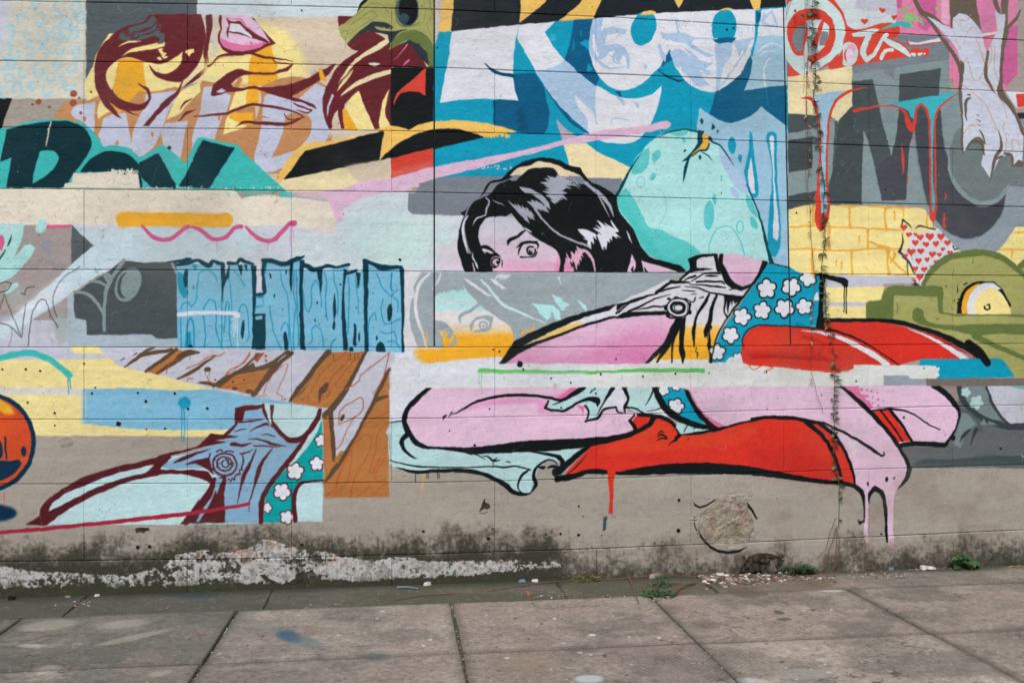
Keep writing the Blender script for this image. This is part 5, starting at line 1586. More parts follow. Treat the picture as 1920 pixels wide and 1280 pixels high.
# white undercoat left in ragged patches along the plinth, left half
pz = fbm(TH, TW, 60, 71, 6, .62); pf = fbm(TH, TW, 7, 73, 3, .75)
line = 1052-sstep(-200, 900, U)*2
bandt = np.interp(U, [-450, 0, 60, 240, 300, 330, 380, 430, 470, 490, 510, 560, 610, 640, 700, 760, 800, 900, 1000, 1040, 1090], [1052, 1056, 1066, 1074, 1056, 1036, 1026, 1032, 1022, 1008, 1010, 1024, 1028, 1040, 1046, 1038, 1048, 1044, 1042, 1048, 1080]).astype(np.float32)
bandb = np.interp(U, [-450, 0, 240, 400, 600, 800, 1000, 1040, 1090], [1104, 1106, 1104, 1100, 1092, 1086, 1072, 1066, 1060]).astype(np.float32)
white = sstep(.472, .535, pz*.56+pf*.44+.22*g4-.10+.10*sstep(0, 10, V-bandt)-.5*sstep(6, -3, V-bandt)-.5*sstep(-8, 6, V-bandb)-.10*np.exp(-((U-170)/90)**2)-.16*np.exp(-((U-590)/30)**2)-.07*sstep(1076, 1096, V)-.02*sstep(340, 200, U)+.03*sstep(160, 60, U)-.10*np.exp(-((V-1049)/3)**2))
mixin(img, .93*white, (196, 196, 198)); mixin(img, .55*white*sstep(.52, .40, pf), (112, 109, 102)); mixin(img, .8*white*sstep(.60, .68, g4)*sstep(.42, .6, g2), (58, 56, 50)); mixin(img, .35*white*sstep(.5, .7, streak), (132, 128, 120))
mixin(img, .75*sstep(.66, .72, fbm(TH, TW, 9, 83, 3))*sstep(.3, .7, white)*sstep(1062, 1045, V)*sstep(300, 380, U), (176, 112, 84))
mixin(img, .55*sstep(1080, 1096, V+.012*(U-500)+12*(g1-.5))*sstep(.38, .55, g2), (54, 62, 40))     # algae at the very foot
# brown smears
mixin(img, .22*sstep(.55, .7, fbm(TH, TW, 90, 87, 4))*foot*sstep(1200, 1500, U), (120, 100, 88))
relief = .45+.40*gauss(white, .8)-.18*sstep(.0045, .0008, cz)*sstep(.42, .56, cz2)+.12*(lap-.5)+.10*(n2-.5)+.06*sstep(.35, .5, n3)
mural = make_image('mural_paint', img, relief)
del n, n2, n3, sp, cz, cz2, g1, g2, g3, g4, dk, rise, bandd, pz, pf, white, dark, streak, U, V

# ------------------------------------------------------------------ the pavement sheet, in ground metres
GX0, GX1, GY0, GY1, GPM = -5.4, 6.6, -5.6, 0.1, 230
GW, GH = int((GX1-GX0)*GPM), int((GY1-GY0)*GPM)
gxs = GX0+(np.arange(GW)+.5)/GPM; gys = GY1-(np.arange(GH)+.5)/GPM
GU, GV = to_px(gxs[None, :], gys[:, None], 0.0)
GU = GU.astype(np.float32); GV = GV.astype(np.float32)
gi = np.empty((GH, GW, 3), np.float32); gi[:] = np.array((155, 144, 135), np.float32)/255
a1 = fbm(GH, GW, 90, 101, 6, .6); a2 = fbm(GH, GW, 40, 103, 5, .6, 3); a3 = fbm(GH, GW, 5, 105, 3, .8); a4 = fbm(GH, GW, 240, 107, 3)
mixin(gi, .80*sstep(950, 150, GU), (98, 98, 94))                       # the left bays are greyer
mixin(gi, .30*sstep(1500, 1900, GU), (132, 124, 115))
mixin(gi, .50*sstep(.48, .66, a2)*sstep(.35, .6, a4), (178, 168, 158))     # worn pale streaks
mixin(gi, .38*sstep(.52, .66, a1), (146, 128, 120))                        # pinkish aggregate showing
mixin(gi, .42*sstep(.50, .36, a1), (92, 90, 84))
gi *= (1+.44*(a3-.5))[..., None]*np.array(.90, np.float32)
sp = gauss(nrs.rand(GH, GW).astype(np.float32), .7)
mixin(gi, .7*sstep(.80, .86, sp), (205, 200, 192)); mixin(gi, .6*sstep(.2, .14, sp), (40, 38, 34))
gi *= (1+.22*(fbm(GH, GW, 22, 109, 4, .7, 2)-.5))[..., None]
SLAB_X = [on_ground(60, 1146)[0]+k*(on_ground(455, 1128)[0]-on_ground(60, 1146)[0]) for k in range(-3, 1)]+[on_ground(x, 1128)[0] for x in (455, 847, 1230)]+[on_ground(1562, 1090)[0], on_ground(1877, 1073)[0]]
strip = gys[:, None]+0*GU > -0.47
moss = strip*(sstep(.38, .6, fbm(GH, GW, 70, 111, 5)+.16*np.exp(-((GU-800)/260)**2)+.1*np.exp(-((GU-1200)/120)**2))*sstep(1420, 1280, GU))
mixin(gi, .58*strip.astype(np.float32)*sstep(1420, 1250, GU), (60, 60, 54))
mixin(gi, .55*moss.astype(np.float32), (62, 67, 44))
mixin(gi, .45*strip.astype(np.float32)*sstep(1250, 1420, GU)*sstep(.4, .6, a1), (112, 102, 84))
slab_i = (np.searchsorted(np.array(SLAB_X), gxs)[None, :]*7+np.floor((gys[:, None]+.47)/.96).astype(int)*13) % 11
gi *= np.where(strip, 1, 1+.13*(np.random.RandomState(8).rand(11)[slab_i]-.55))[..., None].astype(np.float32)
ck = np.abs(fbm(GH, GW, 130, 131, 5, .55)-.5); ck2 = fbm(GH, GW, 260, 137, 2)
mixin(gi, .75*sstep(.0042, .0008, ck)*sstep(.50, .60, ck2), (52, 48, 42))
ag = gauss(nrs.rand(GH, GW).astype(np.float32), 1.2)
mixin(gi, .5*sstep(.60, .68, ag), (182, 174, 164)); mixin(gi, .5*sstep(.40, .32, ag), (58, 54, 50))
pit = fbm(GH, GW, 8, 141, 2)
mixin(gi, .6*sstep(.80, .88, pit)*sstep(.5, .6, a1), (60, 54, 50))
def blot(px, py, rx, ry, rgb, a, ang=0):
    c, s_ = math.cos(R(ang)), math.sin(R(ang)); dx, dy = GU-px, GV-py
    d = ((dx*c+dy*s_)/rx)**2+((-dx*s_+dy*c)/ry)**2
    mixin(gi, a*sstep(1.3, .25, d+1.0*(a1-.5)), rgb)
blot(540, 1192, 30, 14, (44, 78, 104), .85, 12); blot(575, 1203, 34, 12, (74, 98, 108), .5, 12)
blot(345, 1112, 60, 9, (34, 58, 76), .75, 3); blot(700, 1230, 40, 9, (52, 74, 90), .35)
blot(90, 1172, 60, 10, (166, 158, 148), .55, -6); blot(230, 1170, 60, 9, (168, 158, 150), .5, -6); blot(250, 1195, 80, 6, (172, 162, 150), .5, -12)
blot(60, 1210, 30, 4, (180, 172, 160), .6); blot(90, 1255, 30, 8, (176, 168, 156), .6, -8); blot(300, 1262, 30, 6, (176, 166, 152), .5, -10)
blot(1104, 1272, 30, 8, (176, 184, 190), .85); blot(1400, 1275, 34, 6, (170, 178, 182), .8); blot(1110, 1190, 8, 2.6, (200, 204, 204), .9)
blot(1320, 1172, 30, 14, (96, 90, 84), .5); blot(1395, 1110, 34, 10, (86, 76, 70), .7, 8); blot(1260, 1140, 26, 10, (104, 92, 90), .5)
blot(1560, 1107, 26, 3, (178, 182, 180), .8); blot(1460, 1147, 12, 4, (70, 64, 58), .8, 14); blot(1470, 1160, 16, 4, (72, 66, 60), .7)
blot(1000, 1240, 60, 20, (140, 120, 92), .35); blot(1220, 1240, 120, 30, (112, 98, 96), .4, 20); blot(1510, 1262, 60, 10, (150, 150, 148), .5)
for i in range(46):
    px, py = rnd.uniform(620, 1560), rnd.uniform(1140, 1275); blot(px, py, rnd.uniform(1.5, 6), rnd.uniform(1, 2.2), rnd.choice([(196, 198, 196), (184, 188, 188), (60, 52, 48), (200, 196, 188)]), .85)
d1 = np.minimum(np.abs(gys[:, None]+.47), np.abs(gys[:, None]+1.43)); d1 = np.minimum(d1, np.abs(gys[:, None]+2.39))+0*GU
d2 = np.min(np.stack([np.abs(gxs-x) for x in SLAB_X]), 0)[None, :]+0*GU; d2 = np.where(gys[:, None] > -.47, 9, d2)
mixin(gi, .55*sstep(.075, .0, d2+.05*(a1-.4)), (74, 72, 64)); mixin(gi, .50*sstep(.06, .0, d1+.05*(a1-.4)), (70, 67, 60))
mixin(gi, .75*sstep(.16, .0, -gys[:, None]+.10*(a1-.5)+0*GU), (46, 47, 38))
mixin(gi, .55*sstep(1300, 1330, GU)*sstep(1590, 1540, GU)*sstep(-.47, -.40, gys[:, None])*sstep(.35, .6, a1+.1), (84, 72, 58))
for px, py, rx, ry, k_ in ((1330, 1235, 95, 48, .34), (560, 1225, 130, 42, .22), (1210, 1178, 60, 16, .25)):
    e_ = sstep(1.1, .4, ((GU-px)/rx)**2+((GV-py)/ry)**2+.6*(a1-.5))
    pat = .5+.5*np.sin(gxs*2*math.pi/.034)[None, :]*np.sin(gys*2*math.pi/.034)[:, None]
    mixin(gi, k_*e_*sstep(.55, .3, pat), (84, 76, 74)); mixin(gi, k_*.5*e_*sstep(.6, .9, pat), (176, 166, 160))
# stamped grip pattern pressed into two of the slabs: kept as a faint tone here, the relief is bump
pave_img = make_image('pavement_tone', gi)
del a1, a2, a3, a4, sp, GU, GV, gi

# ------------------------------------------------------------------ materials
def mat(name):
    m = bpy.data.materials.new(name); m.use_nodes = True
    return m, m.node_tree, m.node_tree.nodes['Principled BSDF']
def noise(nt, scale, detail=4, rough=.6, vec=None):
    n = nt.nodes.new('ShaderNodeTexNoise'); n.inputs['Scale'].default_value = scale
    n.inputs['Detail'].default_value = detail; n.inputs['Roughness'].default_value = rough
    if vec: nt.links.new(vec, n.inputs['Vector'])
    return n
def add_bump(nt, bs, parts):
    """parts: (socket, strength, distance) chained"""
    prev = None
    for so, st, di in parts:
        b_ = nt.nodes.new('ShaderNodeBump'); b_.inputs['Strength'].default_value = st; b_.inputs['Distance'].default_value = di
        nt.links.new(so, b_.inputs['Height'])
        if prev: nt.links.new(prev, b_.inputs['Normal'])
        prev = b_.outputs[0]
    nt.links.new(prev, bs.inputs['Normal'])
def plain(name, rgb, rough=.85, var=.25, scale=20, bump=.3, dist=.004, rgb2=None):
    m, nt, bs = mat(name); tc = nt.nodes.new('ShaderNodeTexCoord')
    n = noise(nt, scale, 6, .65, tc.outputs['Object']); r = nt.nodes.new('ShaderNodeValToRGB')
    c = [(v/255)**2.2 for v in rgb]; c2 = [(v/255)**2.2 for v in rgb2] if rgb2 else [v*(1-var) for v in c]
    r.color_ramp.elements[0].position = .32; r.color_ramp.elements[1].position = .68
    r.color_ramp.elements[0].color = (*c2, 1); r.color_ramp.elements[1].color = (*[v*(1+(0 if rgb2 else var*.6)) for v in c], 1)
    nt.links.new(n.outputs[0], r.inputs[0]); nt.links.new(r.outputs[0], bs.inputs['Base Color'])
    bs.inputs['Roughness'].default_value = rough
    add_bump(nt, bs, [(n.outputs[0], bump, dist)])
    return m
def leafmat(name, rgb, rgb2):
    m, nt, bs = mat(name); oi = nt.nodes.new('ShaderNodeObjectInfo'); tc = nt.nodes.new('ShaderNodeTexCoord')
    n = noise(nt, 60, 3, .6, tc.outputs['Object'])
    mx = nt.nodes.new('ShaderNodeMix'); mx.data_type = 'RGBA'
    c, c2 = [tuple((v/255)**2.2 for v in q)+(1,) for q in (rgb, rgb2)]
    mx.inputs[6].default_value = c; mx.inputs[7].default_value = c2
    ad = nt.nodes.new('ShaderNodeMath'); ad.operation = 'MULTIPLY_ADD'; ad.inputs[1].default_value = .5
    nt.links.new(n.outputs[0], ad.inputs[0]); nt.links.new(oi.outputs['Random'], ad.inputs[2])
    sb = nt.nodes.new('ShaderNodeMath'); sb.operation = 'SUBTRACT'; sb.inputs[1].default_value = .25; sb.use_clamp = True
    nt.links.new(ad.outputs[0], sb.inputs[0]); nt.links.new(sb.outputs[0], mx.inputs[0])
    nt.links.new(mx.outputs[2], bs.inputs['Base Color']); bs.inputs['Roughness'].default_value = .5
    add_bump(nt, bs, [(n.outputs[0], .2, .001)])
    return m
# painted blockwork: flat print from the sheet, relief from procedural noise
m_wall, nt, bs = mat('painted_blockwork')
uv = nt.nodes.new('ShaderNodeUVMap'); uv.uv_map = 'UVMap'
ti = nt.nodes.new('ShaderNodeTexImage'); ti.image = mural; ti.interpolation = 'Cubic'; ti.extension = 'EXTEND'
nt.links.new(uv.outputs[0], ti.inputs[0]); nt.links.new(ti.outputs[0], bs.inputs['Base Color'])
tc = nt.nodes.new('ShaderNodeTexCoord')
geo = nt.nodes.new('ShaderNodeNewGeometry')
nf = noise(nt, 130, 4, .7, geo.outputs['Position']); nm = noise(nt, 16, 7, .62, geo.outputs['Position'])
mp = nt.nodes.new('ShaderNodeMapping'); mp.inputs['Scale'].default_value = (9, 9, 42)
nt.links.new(geo.outputs['Position'], mp.inputs[0]); ns = noise(nt, 1, 6, .6, mp.outputs[0])
cr = nt.nodes.new('ShaderNodeMath'); cr.operation = 'PINGPONG'; cr.inputs[1].default_value = .09
nt.links.new(nm.outputs[0], cr.inputs[0])
add_bump(nt, bs, [(ti.outputs['Alpha'], .8, .010), (nf.outputs[0], .6, .0022), (nm.outputs[0], .60, .011), (ns.outputs[0], .35, .004), (cr.outputs[0], .45, .009)])
rr = nt.nodes.new('ShaderNodeMapRange'); rr.inputs[3].default_value = .55; rr.inputs[4].default_value = .8
nt.links.new(nm.outputs[0], rr.inputs[0]); nt.links.new(rr.outputs[0], bs.inputs['Roughness'])
bs.inputs['Specular IOR Level'].default_value = .12
m_joint = plain('joint_mortar', (44, 42, 40), .95, .3, 40)
m_seal = plain('expansion_joint_filler', (26, 24, 23), .9, .4, 60)
m_patch = plain('weathered_render', (150, 138, 124), .95, .3, 22, 1.0, .02, (112, 98, 80))
m_rend = plain('grey_render', (152, 145, 137), .9, .1, 30, .6, .006)
m_back = plain('rubble_core', (70, 62, 52), .95, .5, 30, .8, .01, (34, 30, 26))
# paving
def pavemat(name, grip):
    m, nt, bs = mat(name)
    geo = nt.nodes.new('ShaderNodeNewGeometry')
    uv = nt.nodes.new('ShaderNodeUVMap'); uv.uv_map = 'UVMap'
    ti = nt.nodes.new('ShaderNodeTexImage'); ti.image = pave_img; ti.interpolation = 'Cubic'; ti.extension = 'EXTEND'
    nt.links.new(uv.outputs[0], ti.inputs[0])
    nf = noise(nt, 300, 3, .7, geo.outputs['Position']); nm = noise(nt, 30, 6, .65, geo.outputs['Position'])
    mx = nt.nodes.new('ShaderNodeMix'); mx.data_type = 'RGBA'; mx.blend_type = 'MULTIPLY'; mx.inputs[0].default_value = 1
    r = nt.nodes.new('ShaderNodeValToRGB'); r.color_ramp.elements[0].position = .3; r.color_ramp.elements[1].position = .7
    r.color_ramp.elements[0].color = (.5, .49, .47, 1); r.color_ramp.elements[1].color = (1.42, 1.42, 1.42, 1)
    nt.links.new(nf.outputs[0], r.inputs[0]); nt.links.new(ti.outputs[0], mx.inputs[6]); nt.links.new(r.outputs[0], mx.inputs[7])
    nt.links.new(mx.outputs[2], bs.inputs['Base Color']); bs.inputs['Roughness'].default_value = .85
    parts = [(nf.outputs[0], .5, .0025), (nm.outputs[0], .5, .008)]
    if grip:
        mp = nt.nodes.new('ShaderNodeMapping'); mp.inputs['Scale'].default_value = (38, 38, 38); mp.inputs['Rotation'].default_value = (0, 0, .785)
        nt.links.new(geo.outputs['Position'], mp.inputs[0])
        vo = nt.nodes.new('ShaderNodeTexVoronoi'); vo.inputs['Scale'].default_value = 1; vo.inputs['Randomness'].default_value = 0
        nt.links.new(mp.outputs[0], vo.inputs['Vector'])
        nw = noise(nt, 2.2, 3, .5, geo.outputs['Position']); ml = nt.nodes.new('ShaderNodeMath'); ml.operation = 'MULTIPLY'
        rg = nt.nodes.new('ShaderNodeMapRange'); rg.inputs[1].default_value = .48; rg.inputs[2].default_value = .62
        nt.links.new(nw.outputs[0], rg.inputs[0]); nt.links.new(rg.outputs[0], ml.inputs[0]); nt.links.new(vo.outputs['Distance'], ml.inputs[1])
        parts.append((ml.outputs[0], .6, .008))
    add_bump(nt, bs, parts)
    return m
m_slab = pavemat('concrete_paving', False); m_grip = pavemat('concrete_paving_stamped', True)
m_grit = plain('dark_grit', (96, 92, 80), .95, .5, 90, .9, .01, (30, 30, 22))
m_earth = plain('far_ground', (118, 112, 104), .95, .2, 3, .4, .01)
m_chip = [plain('chip_white', (196, 192, 188), .7, .15, 60), plain('chip_grey', (122, 114, 104), .85, .3, 60), plain('chip_brick', (168, 92, 64), .85, .3, 60), plain('chip_brown', (84, 70, 56), .9, .3, 60), plain('chip_blue', (98, 124, 138), .7, .2, 60), plain('chip_pink', (158, 138, 126), .8, .2, 60)]
m_stem = plain('green_brown_stem', (78, 70, 40), .8, .3, 80)
m_dry = plain('dry_stem', (112, 78, 58), .85, .3, 80)
m_leaf = leafmat('vine_leaf', (34, 54, 32), (62, 80, 42)); m_dleaf = leafmat('dry_vine_leaf', (126, 66, 44), (166, 112, 88))
m_weed = leafmat('weed_leaf', (34, 66, 34), (60, 92, 48)); m_dark = leafmat('dark_weed_leaf', (26, 48, 30), (46, 72, 40)); m_yel = leafmat('dry_moss', (120, 104, 58), (84, 78, 44))
m_plug = plain('rusty_fixing', (84, 78, 74), .6, .4, 90); m_black = plain('near_black', (14, 13, 12), 1, .2, 50)  # near-black puts the shade of holes and cracks into colour; also the lump

# ------------------------------------------------------------------ object helpers
def link(name, me, m=None, parent=None):
    o = bpy.data.objects.new(name, me); col.objects.link(o)
    if m is not None and not me.materials:
        for q in (m if isinstance(m, list) else [m]): me.materials.append(q)
    if parent: o.parent = parent
    return o
def from_bm(name, bm, m=None, parent=None):
    me = bpy.data.meshes.new(name); bm.to_mesh(me); bm.free(); return link(name, me, m, parent)
def tag(o, label, cat, group=None):
    o['label'] = label; o['category'] = cat
    if group: o['group'] = group
    return o
def empty(name, loc, label, cat, group=None):
    o = bpy.data.objects.new(name, None); col.objects.link(o); o.location = loc; o.empty_display_size = .1
    return tag(o, label, cat, group)
def block(name, outline, y, depth, bevel, m, parent, tilt=(0, 0), axis='wall'):
    """a solid with the given front outline, bevelled round its front edge, uv = wall metres (or ground metres)"""
    bm = bmesh.new()
    if axis == 'wall': vs = [bm.verts.new((x, y, z)) for x, z in outline]
    else: vs = [bm.verts.new((x, z, y)) for x, z in outline]
    f = bm.faces.new(vs); f.normal_update()
    want = Vector((0, -1, 0)) if axis == 'wall' else Vector((0, 0, 1))
    if f.normal.dot(want) < 0: f.normal_flip()
    r = bmesh.ops.extrude_face_region(bm, geom=[f])
    nv = [g for g in r['geom'] if isinstance(g, bmesh.types.BMVert)]
    # the extruded copy becomes the front; push the originals back
    fr = [g for g in r['geom'] if isinstance(g, bmesh.types.BMFace)][0]
    for v in vs: v.co -= want*depth
    bmesh.ops.recalc_face_normals(bm, faces=bm.faces[:])
    cx = sum(v.co.x for v in nv)/len(nv); cz = sum((v.co.z if axis == 'wall' else v.co.y) for v in nv)/len(nv)
    for v in nv: v.co += want*((v.co.x-cx)*tilt[0]+((v.co.z if axis == 'wall' else v.co.y)-cz)*tilt[1])
    if bevel: bmesh.ops.bevel(bm, geom=list(fr.edges), offset=bevel, segments=1, affect='EDGES', profile=.5)
    uvl = bm.loops.layers.uv.new('UVMap')
    for f in bm.faces:
        for l in f.loops:
            c = l.vert.co
            if axis == 'wall': l[uvl].uv = ((c.x-WX0)/(WX1-WX0), (c.z-WZ0)/(WZ1-WZ0))
            else: l[uvl].uv = ((c.x-GX0)/(GX1-GX0), (c.y-GY0)/(GY1-GY0))
    return from_bm(name, bm, m, parent)
def tube(bm, pts, r0, r1=None, seg=6):
    r1 = r0 if r1 is None else r1; rings = []
    for i, p in enumerate(pts):
        a, b_ = pts[max(0, i-1)], pts[min(len(pts)-1, i+1)]
        t = (Vector(b_)-Vector(a)).normalized(); u = t.cross(Vector((.3, 1, .2))).normalized(); w = t.cross(u)
        r = r0+(r1-r0)*i/max(1, len(pts)-1)
        rings.append([bm.verts.new(Vector(p)+(u*math.cos(k*math.tau/seg)+w*math.sin(k*math.tau/seg))*r) for k in range(seg)])
    for A, B in zip(rings, rings[1:]):
        for k in range(seg): bm.faces.new((A[k], A[(k+1) % seg], B[(k+1) % seg], B[k]))
    bm.faces.new(rings[0][::-1]); bm.faces.new(rings[-1])

# ------------------------------------------------------------------ the wall of blocks
JX = [0, 480, 812, 1150, 1475, 1915]
JY = [[2, 10, 18, 33, 52, 76], [114, 119, 127, 139, 153, 173], [239, 242, 247, 255, 267, 285], [354, 357, 361, 368, 377, 388],
      [505, 507, 509, 511, 513, 517], [651, 651, 651, 650, 648, 644], [786, 786, 784, 777, 768, 759], [907, 906, 904, 896, 884, 870], [1052, 1047, 1038, 1027, 1013, 993]]
def joint_y(j, x):
    if j < 0: return joint_y(0, x)+j*113
    ys = JY[j]
    if x < JX[0]: return ys[0]+(ys[1]-ys[0])/480*(x-JX[0])
    if x > JX[-1]: return ys[-1]+(ys[-1]-ys[-2])/440*(x-JX[-1])
    return float(np.interp(x, JX, ys))
VA = [-410, -30, 352, 735, 1118, 1470, 1786, 2085, 2360]; VB = [-600, -225, 158, 547, 928, 1296, 1630, 1940, 2220]
wall = empty('mural_wall', (0, 0, 0), 'long painted concrete block wall covered in a collage of street art', 'wall')
rows = list(range(-3, 9))       # row j lies between joint j-1 and joint j; row 9 is the plinth
nb = 0
def pt(px, py, y=0): return on_wall(px, py, y)
XL, XR = -480, 2380
base_z = .0
for j in range(-2, 10):
    xsj = sorted(x for x in (VA if j % 2 == 1 else VB) if XL < x < XR)
    if j <= 5:
        xsj = [x for x in xsj if abs(x-1476) > 30 and abs(x-814) > 30]+[814.5, 1476]
    xsj = [XL]+sorted(xsj)+[XR]
    for a, b_ in zip(xsj, xsj[1:]):
        if b_-a < 12: continue
        ga = .0045 if a in (814.5, 1476) else .0002; gb = .0045 if b_ in (814.5, 1476) else .0002
        lean = lambda x, y: x+((y-330)*.021 if x == 1476 else 0)
        top, bot = [], []; ns_ = 11
        for x in [a+(b_-a)*k/(ns_-1) for k in range(ns_)]:
            yt = joint_y(j-1, x); X, Z = pt(lean(x, yt), yt); top.append([X, Z-.0015])
            if j < 9: yb = joint_y(j, x); X, Z = pt(lean(x, yb), yb); bot.append([X, Z+.0015])
            else: X, Z = pt(x, joint_y(8, x)+40); bot.append([X, -.06])
        for q in (top, bot):
            q[0][0] += ga; q[-1][0] -= gb
            for p_ in q: p_[1] += nrs.uniform(-.0013, .0013)
        out = [tuple(p) for p in top]+[tuple(p) for p in bot[::-1]]
        if j == 9 and a == 1118:      # the broken foot of this plinth block
            hole = [(1385, 1085), (1388, 1066), (1396, 1056), (1402, 1045), (1412, 1040), (1428, 1037), (1445, 1038), (1458, 1043), (1466, 1049)]
            hp = [pt(*q) for q in hole]; hp[0] = (hp[0][0], -.06)
            # outline: top L..R, right side down to the notch edge, round the notch, bottom L
            out = [tuple(p) for p in top]+[(bot[-1][0], hp[-1][1])]+[(x, z) for x, z in hp[::-1]]+[tuple(bot[0])]
        yoff = -.002+nrs.uniform(-.0012, .0012) if j < 9 else -.010+nrs.uniform(-.001, .001)
        block('block', out, yoff, .05 if j < 9 else .06, .0046, m_wall, wall, (nrs.uniform(-.0015, .0015), nrs.uniform(-.004, .004)))
        nb += 1
# mortar bed behind the blocks and the dark filler in the two expansion joints
bm = bmesh.new(); bmesh.ops.create_cube(bm, size=1)
for v in bm.verts: v.co = Vector((((WX0+WX1)/2)+v.co.x*(WX1-WX0-.2), .105+v.co.y*.194, 2.16+v.co.z*4.3))
uvl = bm.loops.layers.uv.new('UVMap')
for f in bm.faces:
    for l in f.loops: l[uvl].uv = ((l.vert.co.x-WX0)/(WX1-WX0), (l.vert.co.z-WZ0)/(WZ1-WZ0))
mort = from_bm('mortar_core', bm, m_wall, wall)
for px in (814.5, 1476):
    bm = bmesh.new(); zt = [(px+((y-330)*.021 if px > 1000 else 0), y) for y in (-250, 0, 330, 649)]
    pts = [pt(*q) for q in zt]; vs = []
    for x, z in pts: vs.append([bm.verts.new((x-.0042, .004, z)), bm.verts.new((x+.0042, .004, z)), bm.verts.new((x+.0042, .02, z)), bm.verts.new((x-.0042, .02, z))])
    for A, B in zip(vs, vs[1:]):
        for k in range(4): bm.faces.new((A[k], A[(k+1) % 4], B[(k+1) % 4], B[k]))
    from_bm('joint_filler', bm, m_seal, wall)

# rough round repair in the lower wall, broken at its top and foot
def ragged(name, cx, cy, rx, ry, thick, seed, m, parent, rings=9, seg=36, dish=0.0, rough=.35, y0=-.003):
    r_ = random.Random(seed); bm = bmesh.new(); X0, Z0 = pt(cx, cy); sx = rx/290*1.0; sz = ry/290
    w = [1+r_.uniform(-.03, .03)+.09*math.sin(k*math.tau/seg*3+seed)+.05*math.sin(k*math.tau/seg*7+seed*2) for k in range(seg)]
    from mathutils import noise as mn
    prev = [bm.verts.new((X0, y0-thick*(1-dish), Z0))]
    for i in range(1, rings+1):
        t = i/rings; ring = []
        for k in range(seg):
            a = k*math.tau/seg; q = t*(1+(w[k]-1)*t)
            x, z = X0+sx*q*math.cos(a), Z0+sz*q*math.sin(a)
            h_ = thick*(1-dish*(1-t*t))*(1-t**9)+(mn.noise((x*16, z*16, seed))*.6+mn.noise((x*38, z*38, seed))*.4)*thick*rough*2*(1-t**6)
            ring.append(bm.verts.new((x, y0-max(h_, -.0) if t < 1 else y0+.004, z)))
        if i == 1:
            for k in range(seg): bm.faces.new((prev[0], ring[(k+1) % seg], ring[k]))
        else:
            for k in range(seg): bm.faces.new((prev[k], prev[(k+1) % seg], ring[(k+1) % seg], ring[k]))
        prev = ring
    bmesh.ops.recalc_face_normals(bm, faces=bm.faces[:])
    return from_bm(name, bm, m, parent)
pa = ragged('cement_patch', 1362, 979, 60, 54, .010, 4, m_patch, wall, 12, 48, .55, .9)
nt = m_patch.node_tree; bs = nt.nodes['Principled BSDF']; geo = nt.nodes.new('ShaderNodeNewGeometry')
n1 = noise(nt, 6, 5, .6, geo.outputs['Position']); rp = nt.nodes.new('ShaderNodeValToRGB')
while len(rp.color_ramp.elements) < 5: rp.color_ramp.elements.new(.5)
for e_, (p_, c_) in zip(rp.color_ramp.elements, ((.30, (104, 98, 76)), (.42, (136, 128, 112)), (.52, (152, 144, 132)), (.60, (146, 126, 114)), (.70, (118, 102, 92)))):
    e_.position = p_; e_.color = (*[(v/255)**2.2 for v in c_], 1)
n2_ = noise(nt, 60, 5, .7, geo.outputs['Position']); mr = nt.nodes.new('ShaderNodeMapRange'); mr.inputs[1].default_value = .3; mr.inputs[2].default_value = .7; mr.inputs[3].default_value = .6; mr.inputs[4].default_value = 1.3
mx = nt.nodes.new('ShaderNodeVectorMath'); mx.operation = 'SCALE'
nt.links.new(n1.outputs[0], rp.inputs[0]); nt.links.new(n2_.outputs[0], mr.inputs[0]); nt.links.new(rp.outputs[0], mx.inputs[0]); nt.links.new(mr.outputs[0], mx.inputs['Scale'])
nt.links.new(mx.outputs[0], bs.inputs['Base Color'])
pa['label'] = 'rough crumbling round cement patch set in the grey foot of the wall'
# rim of broken render round the patch: small angular flakes
for i in range(13):
    a = rnd.uniform(0, math.tau); px, py = 1362+60*math.cos(a)*rnd.uniform(.97, 1.05), 979+56*math.sin(a)*rnd.uniform(.97, 1.05)
    ragged('render_flake', px, py, rnd.uniform(5, 15), rnd.uniform(2, 4), rnd.uniform(.002, .005), 40+i, m_rend, wall, 2, 7, 0, .5)
for px, py, rx, ry, th in ((1368, 937, 10, 6, .016), (1352, 941, 8, 5, .012), (1389, 939, 9, 5, .014), (1378, 1026, 22, 5, .018), (1345, 1022, 13, 5, .014), (1412, 1003, 7, 6, .012), (1375, 930, 6, 4, .02)):
    ragged('render_flake', px, py, rx, ry, th*.6, int(px), m_rend, wall, 3, 9, 0, .6)
def sliver(pts, name, m, parent, y=-.0045):
    bm = bmesh.new(); vs = [bm.verts.new((pt(*p)[0], y, pt(*p)[1])) for p in pts]
    f = bm.faces.new(vs); r = bmesh.ops.extrude_face_region(bm, geom=[f])
    for g in r['geom']:
        if isinstance(g, bmesh.types.BMVert): g.co.y += .004
    bmesh.ops.recalc_face_normals(bm, faces=bm.faces[:]); return from_bm(name, bm, m, parent)
# cracks round the patch: thin black slivers, crack shade painted as colour
sliver([(1330, 1026), (1345, 1034), (1365, 1037), (1385, 1034), (1398, 1024), (1384, 1030), (1364, 1032), (1345, 1029), (1332, 1022), (1320, 1011), (1309, 994), (1308, 991), (1312, 1005)], 'crack_shade', m_black, wall, -.0135)
sliver([(1352, 938), (1366, 931), (1385, 932), (1400, 940), (1412, 955), (1420, 972), (1417, 972), (1408, 957), (1396, 944), (1380, 938), (1366, 940), (1356, 946)], 'crack_shade', m_black, wall, -.0055)
sliver([(1299, 938), (1302, 948), (1312, 952), (1325, 948), (1340, 938), (1352, 933), (1340, 935), (1325, 945), (1312, 949), (1303, 944)], 'crack_shade', m_black, wall, -.005)
sliver([(1300, 965), (1301, 985), (1308, 1000), (1309, 998), (1303, 984), (1302, 966)], 'crack_shade', m_black, wall, -.005)
